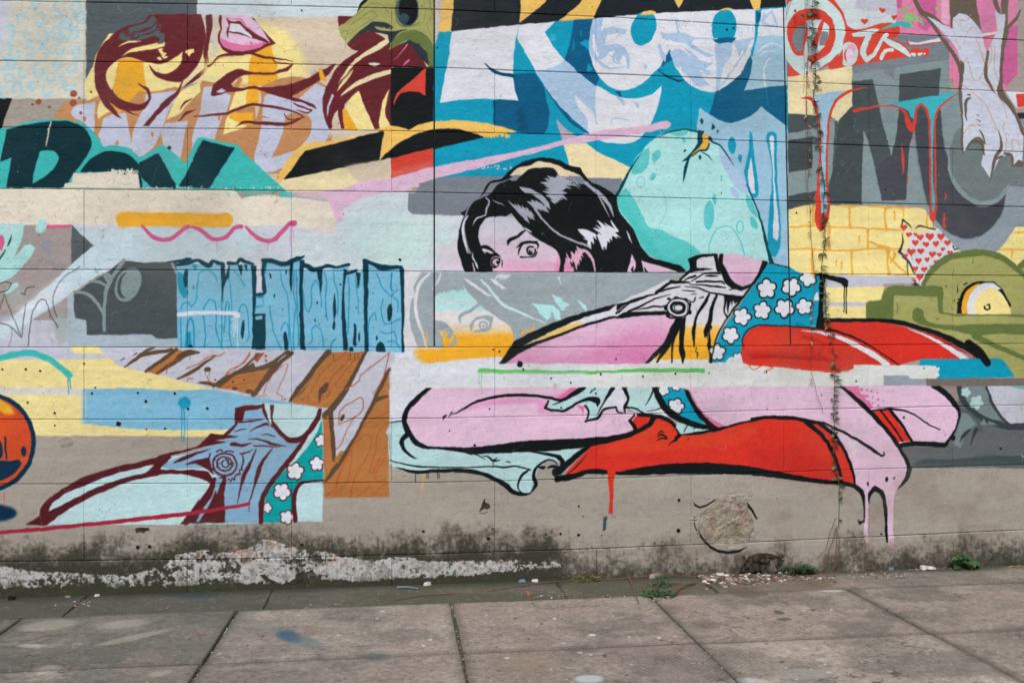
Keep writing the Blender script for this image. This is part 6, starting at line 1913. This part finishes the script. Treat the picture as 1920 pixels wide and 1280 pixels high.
# rubble seen in the broken foot
hx, hz = pt(1427, 1056)
bm = bmesh.new()
for i in range(40):
    g = bmesh.ops.create_icosphere(bm, subdivisions=1, radius=rnd.uniform(.012, .03))
    o_ = Vector((hx+rnd.uniform(-.13, .15), rnd.uniform(-.004, .01), rnd.uniform(-.02, hz+.06)))
    for v in g['verts']: v.co = v.co*rnd.uniform(.8, 1.2)+o_
from_bm('rubble_core', bm, m_back, wall)
# fixings, and near-black discs that paint the shade of drilled holes
def ringmesh():
    bm = bmesh.new(); A = []
    for r, y in ((1, 0), (.95, -.35), (.55, -.35), (.5, -.02)):
        A.append([bm.verts.new((r*math.cos(k*math.tau/10), y, r*math.sin(k*math.tau/10))) for k in range(10)])
    for P_, Q in zip(A, A[1:]):
        for k in range(10): bm.faces.new((P_[k], P_[(k+1) % 10], Q[(k+1) % 10], Q[k]))
    f = bm.faces.new(A[-1]); f.material_index = 1
    bmesh.ops.recalc_face_normals(bm, faces=bm.faces[:])
    me = bpy.data.meshes.new('wall_plug'); bm.to_mesh(me); bm.free(); me.materials.append(m_plug); me.materials.append(m_black); return me
plug = ringmesh()
bm = bmesh.new()
A = [bm.verts.new(((1+rnd.uniform(-.25, .25))*math.cos(k*math.tau/9), -.12, (1+rnd.uniform(-.25, .25))*math.sin(k*math.tau/9))) for k in range(9)]
B = [bm.verts.new((v.co.x*.9, .3, v.co.z*.9)) for v in A]; bm.faces.new(A)
for k in range(9): bm.faces.new((A[k], A[(k+1) % 9], B[(k+1) % 9], B[k]))
bmesh.ops.recalc_face_normals(bm, faces=bm.faces[:])
hole = bpy.data.meshes.new('drill_hole_shade'); bm.to_mesh(hole); bm.free(); hole.materials.append(m_black)
plugs = [(981, 692), (1033, 709), (1070, 717), (1117, 737), (1126, 701), (1266, 700), (1329, 699), (1052, 764), (1205, 705), (1085, 948), (1290, 822), (1227, 1017), (52, 754), (103, 797), (1437, 697)]
holes = [(1605, 714, 1), (1438, 766, .6), (76, 695, 1.2), (49, 692, 1.2), (5, 692, 1), (158, 681, 1), (179, 726, .9), (173, 737, 1), (259, 736, 1.2), (274, 752, 1.4), (328, 737, 1.2), (353, 766, 1.2), (389, 765, 1.4), (223, 794, 2.4), (310, 803, 1.2), (275, 804, .9), (103, 774, 1.1), (259, 1025, 1.8), (281, 1024, 1.7), (794, 995, 1.4), (1085, 1002, 1.7), (1051, 1000, 1.2), (1093, 967, .7), (1273, 937, 1.6), (1272, 994, 2.2), (1364, 997, 1.1), (566, 1020, 1.4), (916, 1009, 2.0), (924, 990, .7), (1128, 1003, .7), (1024, 1001, 1), (750, 487, 1.5), (925, 655, 1), (936, 658, .9), (918, 766, 1), (843, 807, .8), (890, 834, 1.4), (1652, 1000, 1.2), (1694, 782, 1), (1787, 820, 1.8), (1876, 840, 1), (1362, 975, .8), (1540, 740, .6), (1493, 399, .9), (1660, 355, .8), (1363, 56, 1), (820, 90, .7), (566, 20, .8), (1155, 673, .9), (975, 682, 3), (437, 715, .8), (1732, 690, .7)]
def ydepth(py): return -.0135 if py > 1040 else -.0052
for i, (x, y) in enumerate(plugs):
    o_ = link('wall_plug', plug, None, wall); X, Z = pt(x, y); k = .0062*rnd.uniform(.85, 1.25); o_.location = (X, ydepth(y)+.002, Z); o_.scale = (k, k, k)
for x, y, k in holes:
    o_ = link('drill_hole_shade', hole, None, wall); X, Z = pt(x, y); k *= .0068; o_.location = (X, ydepth(y)+.001, Z); o_.scale = (k, .008, k*rnd.uniform(.75, 1.1)); 
# gouges where the render has been knocked off
for px, py, rx, ry in ((123, 828, 16, 12),):
    ragged('knocked_render', px, py, rx, ry, .003, int(px), m_rend if px == 123 else m_back, wall, 4, 16, .9, 1.6)

sliver([(253, 990), (262, 988), (279, 989), (281, 993), (274, 994), (270, 998), (262, 996), (256, 998)], 'knocked_render', m_back, wall)
sliver([(898, 958), (902, 950), (905, 940), (909, 933), (910, 941), (917, 944), (919, 950), (913, 954), (908, 952), (903, 957)], 'knocked_render', m_back, wall)
sliver([(899, 960), (904, 955), (914, 956), (911, 960), (903, 961)], 'knocked_render', m_rend, wall, -.0065)
sliver([(1222, 1029), (1228, 1031), (1236, 1029), (1233, 1033), (1225, 1033)], 'knocked_render', m_rend, wall, -.0065)
sliver([(1402, 920), (1408, 918), (1412, 924), (1409, 930), (1403, 928)], 'knocked_render', m_rend, wall, -.0065)
sliver([(488, 1077), (496, 1075), (506, 1084), (520, 1090), (512, 1092), (498, 1087)], 'knocked_render', m_back, wall, -.0135)
sliver([(556, 1082), (562, 1072), (570, 1068), (578, 1078), (580, 1092), (566, 1088), (552, 1094), (540, 1092), (548, 1086)], 'knocked_render', m_back, wall, -.0135)

# ------------------------------------------------------------------ ground
def S(o): o['kind'] = 'structure'; return o
bm = bmesh.new(); vs = [bm.verts.new(p) for p in ((-60, -60, -.035), (60, -60, -.035), (60, .15, -.035), (-60, .15, -.035))]; bm.faces.new(vs)
S(from_bm('ground', bm, m_earth))
pave = bpy.data.objects.new('pavement', None); col.objects.link(pave); pave['kind'] = 'structure'
bm = bmesh.new(); vs = [bm.verts.new(p) for p in ((-5.3, -5.5, -.015), (6.5, -5.5, -.015), (6.5, .1, -.015), (-5.3, .1, -.015))]; bm.faces.new(vs)
bed = from_bm('joint_fill', bm, m_grit, pave)
YL = [-.47, -1.43, -2.39, -3.35, -4.31, -5.27]
gx = [on_ground(x, 1128)[0] for x in (455, 847, 1230)]; gx += [on_ground(1562, 1090)[0], on_ground(1877, 1073)[0]]
gx0 = on_ground(60, 1146)[0]; w_ = (gx[0]-gx0)
XLs = [gx0-3*w_, gx0-2*w_, gx0-w_, gx0]+gx; last = gx[-1]
for k in range(1, 3): XLs.append(last+1.27*k)
XLs = [x for x in XLs if -5.35 < x < 6.55]
for r_ in range(5):
    for a, b_ in zip(XLs, XLs[1:]):
        ya, yb = YL[r_], YL[r_+1]; g = nrs.uniform(.007, .010); q = []
        e = lambda s_: nrs.uniform(-.003, .003)
        n_ = 5
        for k in range(n_): q.append((a+g+(b_-a-2*g)*k/(n_-1), ya-.014+e(0)))
        for k in range(1, 4): q.append((b_-g+e(0), ya+(yb-ya)*k/4))
        for k in range(n_-1, -1, -1): q.append((a+g+(b_-a-2*g)*k/(n_-1), yb+.012+e(0)))
        for k in range(3, 0, -1): q.append((a+g+e(0), ya+(yb-ya)*k/4))
        grip = r_ == 0 and False
        block('slab', q, nrs.uniform(-.002, .002), .04, .006, m_grip if (r_ in (0, 1) and -1.2 < (a+b_)/2 < 2.6) else m_slab, pave, (nrs.uniform(-.003, .003), nrs.uniform(-.003, .003)), 'ground')
# concrete strip at the foot of the wall, cracked into lengths, ending where it has broken away
cuts = [XLs[0]]+[on_ground(x, 1118)[0] for x in (-20, 163, 505, 1062)]+[on_ground(1312, 1085)[0]]
for a, b_ in zip(cuts, cuts[1:]):
    q = []; n_ = 9
    jag = lambda: nrs.uniform(-.008, .008)
    for k in range(n_): q.append((a+.003+(b_-a-.006)*k/(n_-1), .03))
    q += [(b_-.004+jag(), -.15), (b_-.003+jag(), -.3)]
    for k in range(n_-1, -1, -1): q.append((a+.003+(b_-a-.006)*k/(n_-1), -.447+1.6*jag()))
    q += [(a+.004+jag(), -.3), (a+.003+jag(), -.15)]
    block('gutter_strip', q, -.002+nrs.uniform(-.0015, .0015), .02, .005, m_slab, pave, (0, .012), 'ground')
# thin skin of earth and sand beyond the broken strip
q = [(cuts[-1]+.02, .03), (6.4, .03), (6.4, -.46), (cuts[-1]+.3, -.465), (cuts[-1]+.02, -.45)]
block('worn_screed', q, -.004, .012, .003, m_slab, pave, (0, .006), 'ground')

# ------------------------------------------------------------------ rubble and litter
def chip(bm, x, y, z, r, seed, mi, flat=.5):
    r_ = random.Random(seed); g = bmesh.ops.create_icosphere(bm, subdivisions=1, radius=1)
    e = Matrix.Rotation(r_.uniform(0, 6.28), 3, 'Z') @ Matrix.Rotation(r_.uniform(-.4, .4), 3, 'X')
    sx_, sy_, sz_ = r*r_.uniform(.8, 1.5), r*r_.uniform(.6, 1), r*flat*r_.uniform(.6, 1.2)
    fs = set()
    for v in g['verts']:
        k = r_.uniform(.72, 1.2); c = Vector((v.co.x*sx_*k, v.co.y*sy_*k, v.co.z*sz_*k)); v.co = e @ c+Vector((x, y, z+sz_*.6))
        fs.update(v.link_faces)
    for f in fs: f.material_index = mi
def ground_chips(name, areas, label=None, seed=0, weights=None):
    r_ = random.Random(seed); bm = bmesh.new()
    for (x0, y0, x1, y1, n_, ra, rb) in areas:
        for i in range(n_):
            px, py = r_.uniform(x0, x1), r_.gauss((y0+y1)/2, (y1-y0)/4); X, Y = on_ground(px, py)
            if Y > -.012: Y = -.012-r_.uniform(0, .02)
            chip(bm, X, Y, -.006, r_.uniform(ra, rb), r_.random(), r_.choices(range(6), weights or (1.2, 4, .5, 7, .1, 2.4))[0])
    o_ = from_bm(name, bm, m_chip); o_['kind'] = 'stuff'
    if label: tag(o_, label, 'rubble')
    return o_
ground_chips('rubble', [(1312, 1064, 1365, 1096, 260, .006, .022), (1350, 1072, 1440, 1094, 280, .006, .019), (1440, 1075, 1565, 1090, 230, .004, .013), (1590, 1066, 1700, 1082, 170, .004, .011), (1690, 1052, 1770, 1070, 70, .004, .01), (1880, 1055, 1925, 1064, 60, .004, .01)],
             'band of broken white and brown rubble chips at the foot of the wall', 1)
ground_chips('litter', [(98, 1122, 172, 1138, 110, .003, .010), (0, 1106, 480, 1120, 40, .003, .009), (165, 1132, 320, 1140, 40, .003, .007), (480, 1128, 640, 1134, 50, .003, .007), (560, 1090, 960, 1096, 40, .003, .009), (960, 1110, 1180, 1122, 90, .003, .009), (1225, 1115, 1262, 1132, 60, .004, .010), (960, 1080, 1120, 1088, 40, .003, .008), (0, 1140, 1900, 1275, 90, .002, .005)],
             'scattered small grit and dry leaf litter on the pavement', 2, (2, 3, 1, 5, .2, 2))
# grit in the two wide slab joints
bm = bmesh.new(); r_ = random.Random(9)
for k in range(2, 8):
    if k < len(XLs)-1:
        for i in range(150):
            chip(bm, XLs[k]+r_.gauss(0, .004), -.47-r_.uniform(0, 2.2), -.014, r_.uniform(.003, .006), r_.random(), r_.choices(range(6), (1, 4, .3, 3, 0, 1))[0])
o_ = from_bm('joint_grit', bm, m_chip, pave); o_['kind'] = 'stuff'
def shard(px, py, lx, ly, h_, m, label, seed, name='broken_shard', cat='shard', group=None):
    r_ = random.Random(seed); bm = bmesh.new(); X, Y = on_ground(px, py); n_ = 7
    A = [(lx*math.cos(k*math.tau/n_)*r_.uniform(.7, 1.1), ly*math.sin(k*math.tau/n_)*r_.uniform(.7, 1.1)) for k in range(n_)]
    lo = [bm.verts.new((x, y, 0)) for x, y in A]; hi = [bm.verts.new((x*.86, y*.86, h_*r_.uniform(.6, 1.1))) for x, y in A]
    bm.faces.new(lo[::-1]); bm.faces.new(hi)
    for k in range(n_): bm.faces.new((lo[k], lo[(k+1) % n_], hi[(k+1) % n_], hi[k]))
    o_ = from_bm(name, bm, m); o_.location = (X, min(Y, -.02), -.002); o_.rotation_euler = (r_.uniform(-.15, .15), r_.uniform(-.15, .15), r_.uniform(0, 3))
    return tag(o_, label, cat, group)
shard(1724, 1057, .085, .045, .02, m_chip[0], 'largest white plaster shard lying left of the green weed by the wall', 1)
shard(1703, 1053, .04, .03, .025, m_chip[0], 'small pale shard leaning against the largest white plaster shard', 2)
shard(1468, 1074, .045, .035, .018, m_chip[0], 'square white chip on the rubble left of the hanging vines', 3)
shard(1345, 1075, .036, .03, .02, m_chip[0], 'bright white chip at the left end of the rubble band', 4)
shard(801, 1095, .034, .026, .024, m_chip[0], 'white plaster lump on the mossy strip below the middle of the wall', 5)
shard(1210, 1071, .026, .024, .026, m_chip[5], 'pinkish chip against the plinth between yellow moss and rubble', 6)
shard(1661, 1063, .026, .022, .02, m_chip[4], 'blue grey chip on the rubble right of the hanging vines', 7)
shard(974, 1082, .03, .022, .018, m_chip[4], 'blue grey chip at the foot of the wall near the white flaking patch', 8)
shard(999, 1083, .032, .022, .018, m_chip[0], 'flat pale chip on the strip right of the blue grey chip', 9)
shard(991, 1114, .016, .016, .014, m_chip[2], 'orange brick crumb on the joint left of the two sticks', 10)
shard(22, 1124, .026, .022, .026, m_black, 'black lump on the pavement at far left', 11)
shard(192, 1109, .02, .015, .012, m_chip[0], 'small white chip near the wall at far left', 12)
shard(152, 1101, .03, .02, .01, m_chip[1], 'flat grey chip against the wall foot at far left', 13)
def stick(pts, r, label, m=m_dry, name='twig', cat='twig', lift=.008, r1=None):
    bm = bmesh.new(); q = []
    for i, (px, py) in enumerate(pts):
        X, Y = on_ground(px, py); q.append(Vector((X, min(Y, -.02), lift+.006*math.sin(i*1.7))))
    o0 = q[0].copy(); tube(bm, [p-o0 for p in q], r, r1 if r1 is not None else r*.5, 5)
    o_ = from_bm(name, bm, m); o_.location = o0; return tag(o_, label, cat)
stick([(1177, 1083), (1183, 1094), (1188, 1106), (1190, 1115), (1194, 1124), (1197, 1134)], .006, 'dark twig lying across the slab edge left of the joint weed')
stick([(1305, 1094), (1285, 1100), (1272, 1106), (1262, 1118), (1256, 1124)], .006, 'brown stalk slanting down from the end of the concrete strip')
stick([(1246, 1094), (1265, 1095), (1285, 1097), (1306, 1095)], .005, 'straight reddish twig lying behind the joint weed')
stick([(1201, 1094), (1210, 1094), (1218, 1098), (1228, 1102), (1235, 1105)], .003, 'thin crooked twig touching the joint weed')
stick([(745, 1103), (765, 1104), (785, 1105)], .007, 'short green grey stick on the mossy strip under the white lump', m_chip[4])
stick([(994, 1117), (996, 1125), (1000, 1133), (1004, 1138)], .0025, 'wiry stem curling off the orange crumb')
stick([(742, 1124), (790, 1118), (840, 1113), (900, 1108), (960, 1102), (1020, 1094), (1080, 1087), (1140, 1079), (1200, 1075), (1260, 1075), (1312, 1079)], .0032, 'long thin dry runner trailing along the mossy strip', m_dry, 'dry_runner', 'runner', .004, .003)
stick([(1616, 1058), (1622, 1066), (1628, 1070)], .004, 'short dark stalk sticking out of the rubble right of the vines')

# ------------------------------------------------------------------ plants
def leafmesh(name, L, W, curl, m, lobes=0, seg=4):
    bm = bmesh.new(); mid, le, ri = [], [], []
    for i in range(seg+1):
        t = i/seg; w = W*math.sin(math.pi*min(1, .08+t*.92))**.8*(1 if i < seg else 0)
        if lobes: w *= 1+.22*math.cos(t*lobes*math.pi)
        z = curl*L*t*t; mid.append(bm.verts.new((t*L, 0, z)))
        le.append(bm.verts.new((t*L*.98, w, z+w*.35))); ri.append(bm.verts.new((t*L*.98, -w, z+w*.35)))
    for i in range(seg):
        for A, s_ in ((le, 1), (ri, -1)):
            q = [mid[i], mid[i+1], A[i+1], A[i]]
            bm.faces.new(q if s_ > 0 else q[::-1])
    bmesh.ops.remove_doubles(bm, verts=bm.verts[:], dist=1e-5)
    me = bpy.data.meshes.new(name); bm.to_mesh(me); bm.free(); me.materials.append(m)
    for p in me.polygons: p.use_smooth = True
    return me
def put_leaf(me, parent, loc, d, up, k, name='leaf'):
    d = Vector(d).normalized(); up = Vector(up); s_ = up.cross(d).normalized(); u = d.cross(s_)
    o_ = link(name, me, None, parent); M = Matrix((d, s_, u)).transposed().to_4x4()
    o_.matrix_local = Matrix.Translation(loc) @ M @ Matrix.Diagonal((k, k, k, 1)); return o_
def pathpts(px, step=10):
    out = []
    for a, b_ in zip(px, px[1:]):
        n_ = max(1, int(math.hypot(b_[0]-a[0], b_[1]-a[1])/step))
        for i in range(n_): out.append((a[0]+(b_[0]-a[0])*i/n_, a[1]+(b_[1]-a[1])*i/n_))
    return out+[px[-1]]
lf = [leafmesh('vine_leaf', .040, .013, -.25, m_leaf), leafmesh('vine_leaf', .034, .014, .2, m_leaf), leafmesh('vine_leaf', .046, .012, -.5, m_leaf)]
dl = [leafmesh('dry_leaf', .026, .008, .8, m_dleaf), leafmesh('dry_leaf', .03, .009, -.9, m_dleaf)]
lp = [(1520, -130), (1519, -60), (1521, 0), (1520, 40), (1525, 80), (1526, 130), (1531, 180), (1535, 230), (1538, 260), (1541, 300), (1540, 350), (1542, 400), (1545, 450), (1546, 500), (1549, 550), (1552, 600), (1558, 640), (1561, 690), (1565, 740), (1567, 800), (1568, 850), (1571, 910), (1571, 950), (1567, 990)]
lp = [(x+4.5*math.sin(y*.021)+2.5*math.sin(y*.057+1), y) for x, y in lp]
def wallpt(px, py, off): X, Z = on_wall(px, py, off); return Vector((X, off, Z))
vine = empty('leafy_vine', wallpt(1521, -130, -.02), 'long green leafy vine hanging down the wall and rooted among the rubble', 'vine')
def vinestem(parent, path, r0, r1, off, seed, name='stem', m=m_stem, step=12, jit=1.0):
    r_ = random.Random(seed); pp = pathpts(path, step); q = []
    for i, (x, y) in enumerate(pp): q.append(wallpt(x+r_.uniform(-jit, jit), y, off-.006*math.sin(i*.5)))
    bm = bmesh.new(); tube(bm, [p-parent.location for p in q], r0, r1, 5); from_bm(name, bm, m, parent); return q
q = vinestem(vine, lp, .0016, .0022, -.010, 1)
r_ = random.Random(5); n_leaf = 0
for i, (x, y) in enumerate(pathpts(lp, 10.5)):
    if y > 940 and r_.random() < .55: continue
    for sd in (-1, 1):
        if r_.random() < .34: continue
        d = (sd*r_.uniform(.6, 1), r_.uniform(-.9, -.05), r_.uniform(-.5, .45))
        p = wallpt(x+r_.uniform(-1.5, 1.5), y+r_.uniform(-2, 2), -.011)-vine.location
        put_leaf(r_.choice(lf), vine, p, d, (r_.uniform(-.4, .4), -.5, .8), r_.uniform(.6, 1.15)*(1.1 if y < 560 else 1)); n_leaf += 1
for k, path in enumerate([[(1567, 990), (1562, 1010), (1552, 1040), (1545, 1062), (1535, 1076)], [(1567, 990), (1569, 1010), (1567, 1040), (1564, 1062), (1555, 1078)], [(1568, 985), (1574, 1010), (1573, 1040), (1566, 1060), (1558, 1074)], [(1566, 970), (1556, 1000), (1548, 1030), (1532, 1048)]]):
    vinestem(vine, path, .0028, .0022, -.03-.004*k, 20+k, 'root', m_dry, 8, .6)
dvine = empty('dry_vine', wallpt(1512, -130, -.018), 'thin withered vine with small reddish dead leaves left of the green vine', 'vine')
dp = [(1512, -130), (1513, 0), (1513, 60), (1515, 100), (1512, 150), (1512, 200), (1514, 250), (1516, 300), (1515, 350), (1519, 400), (1521, 450), (1524, 490), (1528, 530), (1523, 580), (1520, 640), (1520, 690), (1524, 710), (1532, 740), (1539, 760), (1543, 773)]
vinestem(dvine, dp, .0016, .0014, -.016, 3, 'stem', m_dry)
for k, path in enumerate([[(1508, -130), (1509, 0), (1508, 100), (1507, 175)], [(1516, -130), (1517, 60), (1512, 170), (1510, 300), (1513, 400)], [(1482, -130), (1478, 0), (1472, 36)], [(1489, -130), (1484, 0), (1474, 30)]]):
    vinestem(dvine, path, .0011, .0009, -.014, 30+k, 'stem', m_dry, 14, .5)
for i, (x, y) in enumerate(pathpts(dp, 15)):
    if y > 730: continue
    if r_.random() < .25: continue
    p = wallpt(x, y, -.018)-dvine.location
    put_leaf(r_.choice(dl), dvine, p, (r_.uniform(-1, 1), r_.uniform(-.8, -.1), r_.uniform(-.8, .3)), (0, -.6, .7), r_.uniform(.5, .95)); n_leaf += 1
# three bigger leaves high up
big = leafmesh('vine_leaf', .04, .017, -.2, m_leaf)
for (x, y, a) in ((1508, 32, 2.9), (1515, 28, .2), (1528, 7, .1), (1519, 72, 3.3), (1522, 66, .4), (1534, 158, .8), (1523, 115, 3.0)):
    put_leaf(big, vine, wallpt(x, y, -.03)-vine.location, (math.cos(a), -.3, math.sin(a)), (0, -1, .3), .85)
bigd = leafmesh('dry_leaf', .06, .012, .5, m_dleaf)
for (x, y, a) in ((1491, 18, -1.9), (1514, 150, -1.2), (1515, 235, -1.0), (1513, 190, -2), (1528, 55, -1.2)):
    put_leaf(bigd, dvine, wallpt(x, y, -.025)-dvine.location, (math.cos(a), -.3, math.sin(a)), (0, -1, .3), .9 if y < 30 else .6)
def weed(px, py, n_, meshes, spread, height, label, seed, name='weed', stem=True, k=(.6, 1.1), wallside=True, m=m_stem):
    r_ = random.Random(seed); X, Y = on_ground(px, py); Y = min(Y, -.03)
    w = empty(name, (X, Y, -.004), label, 'weed' if 'moss' not in label else 'moss')
    for i in range(n_):
        a = r_.uniform(0, math.tau); rr = spread*r_.random()**.6; x, y = rr*math.cos(a), -abs(rr*math.sin(a))*.7 if wallside else rr*math.sin(a)*.8
        z = height*r_.uniform(.2, 1)*(1-.5*rr/spread)
        if stem and i % 2 == 0:
            bm = bmesh.new(); tube(bm, [Vector((x*.15, y*.15, 0)), Vector((x*.6, y*.6, z*.7)), Vector((x, y, z))], .0018, .001, 4); from_bm('stem', bm, m, w)
        put_leaf(r_.choice(meshes), w, Vector((x, y, z)), (math.cos(a)+r_.uniform(-.4, .4), math.sin(a)*(1 if not wallside else .4)-.35, r_.uniform(-.35, .35)), (0, -.45, 1), r_.uniform(*k))
    return w
wl = [leafmesh('weed_leaf', .07, .03, -.3, m_weed, 5, 6), leafmesh('weed_leaf', .06, .027, -.15, m_weed, 5, 6)]
weed(1758, 1046, 30, wl, .085, .13, 'bright green broad leaved weed growing at the foot of the wall', 2)
fl = [leafmesh('fern_leaf', .05, .006, -.3, m_dark), leafmesh('fern_leaf', .04, .007, .1, m_dark)]
weed(1480, 1068, 90, fl, .10, .10, 'dark feathery weed in the broken foot of the wall beside the vine roots', 3)
weed(1505, 1072, 60, fl, .075, .06, 'smaller dark feathery weed nearest the vine roots', 8)
gl = [leafmesh('weed_leaf', .03, .010, -.2, m_weed), leafmesh('weed_leaf', .035, .008, -.4, m_dark)]
weed(1232, 1116, 110, gl, .10, .045, 'low dark green weed growing in the corner of the slab joint', 4, wallside=False)
weed(1238, 1098, 26, gl, .05, .09, 'small upright green weed on the edge of the mossy strip', 6, wallside=False)
ml = [leafmesh('moss_leaf', .022, .004, -.3, m_yel), leafmesh('moss_leaf', .03, .003, .3, m_yel)]
weed(1098, 1086, 120, ml, .10, .06, 'dry yellow brown moss tuft against the plinth', 5, 'moss_tuft', False)
weed(1112, 1084, 30, gl, .03, .03, 'tiny green sprout beside the dry yellow moss', 7)
print('blocks', nb, 'leaves', n_leaf)
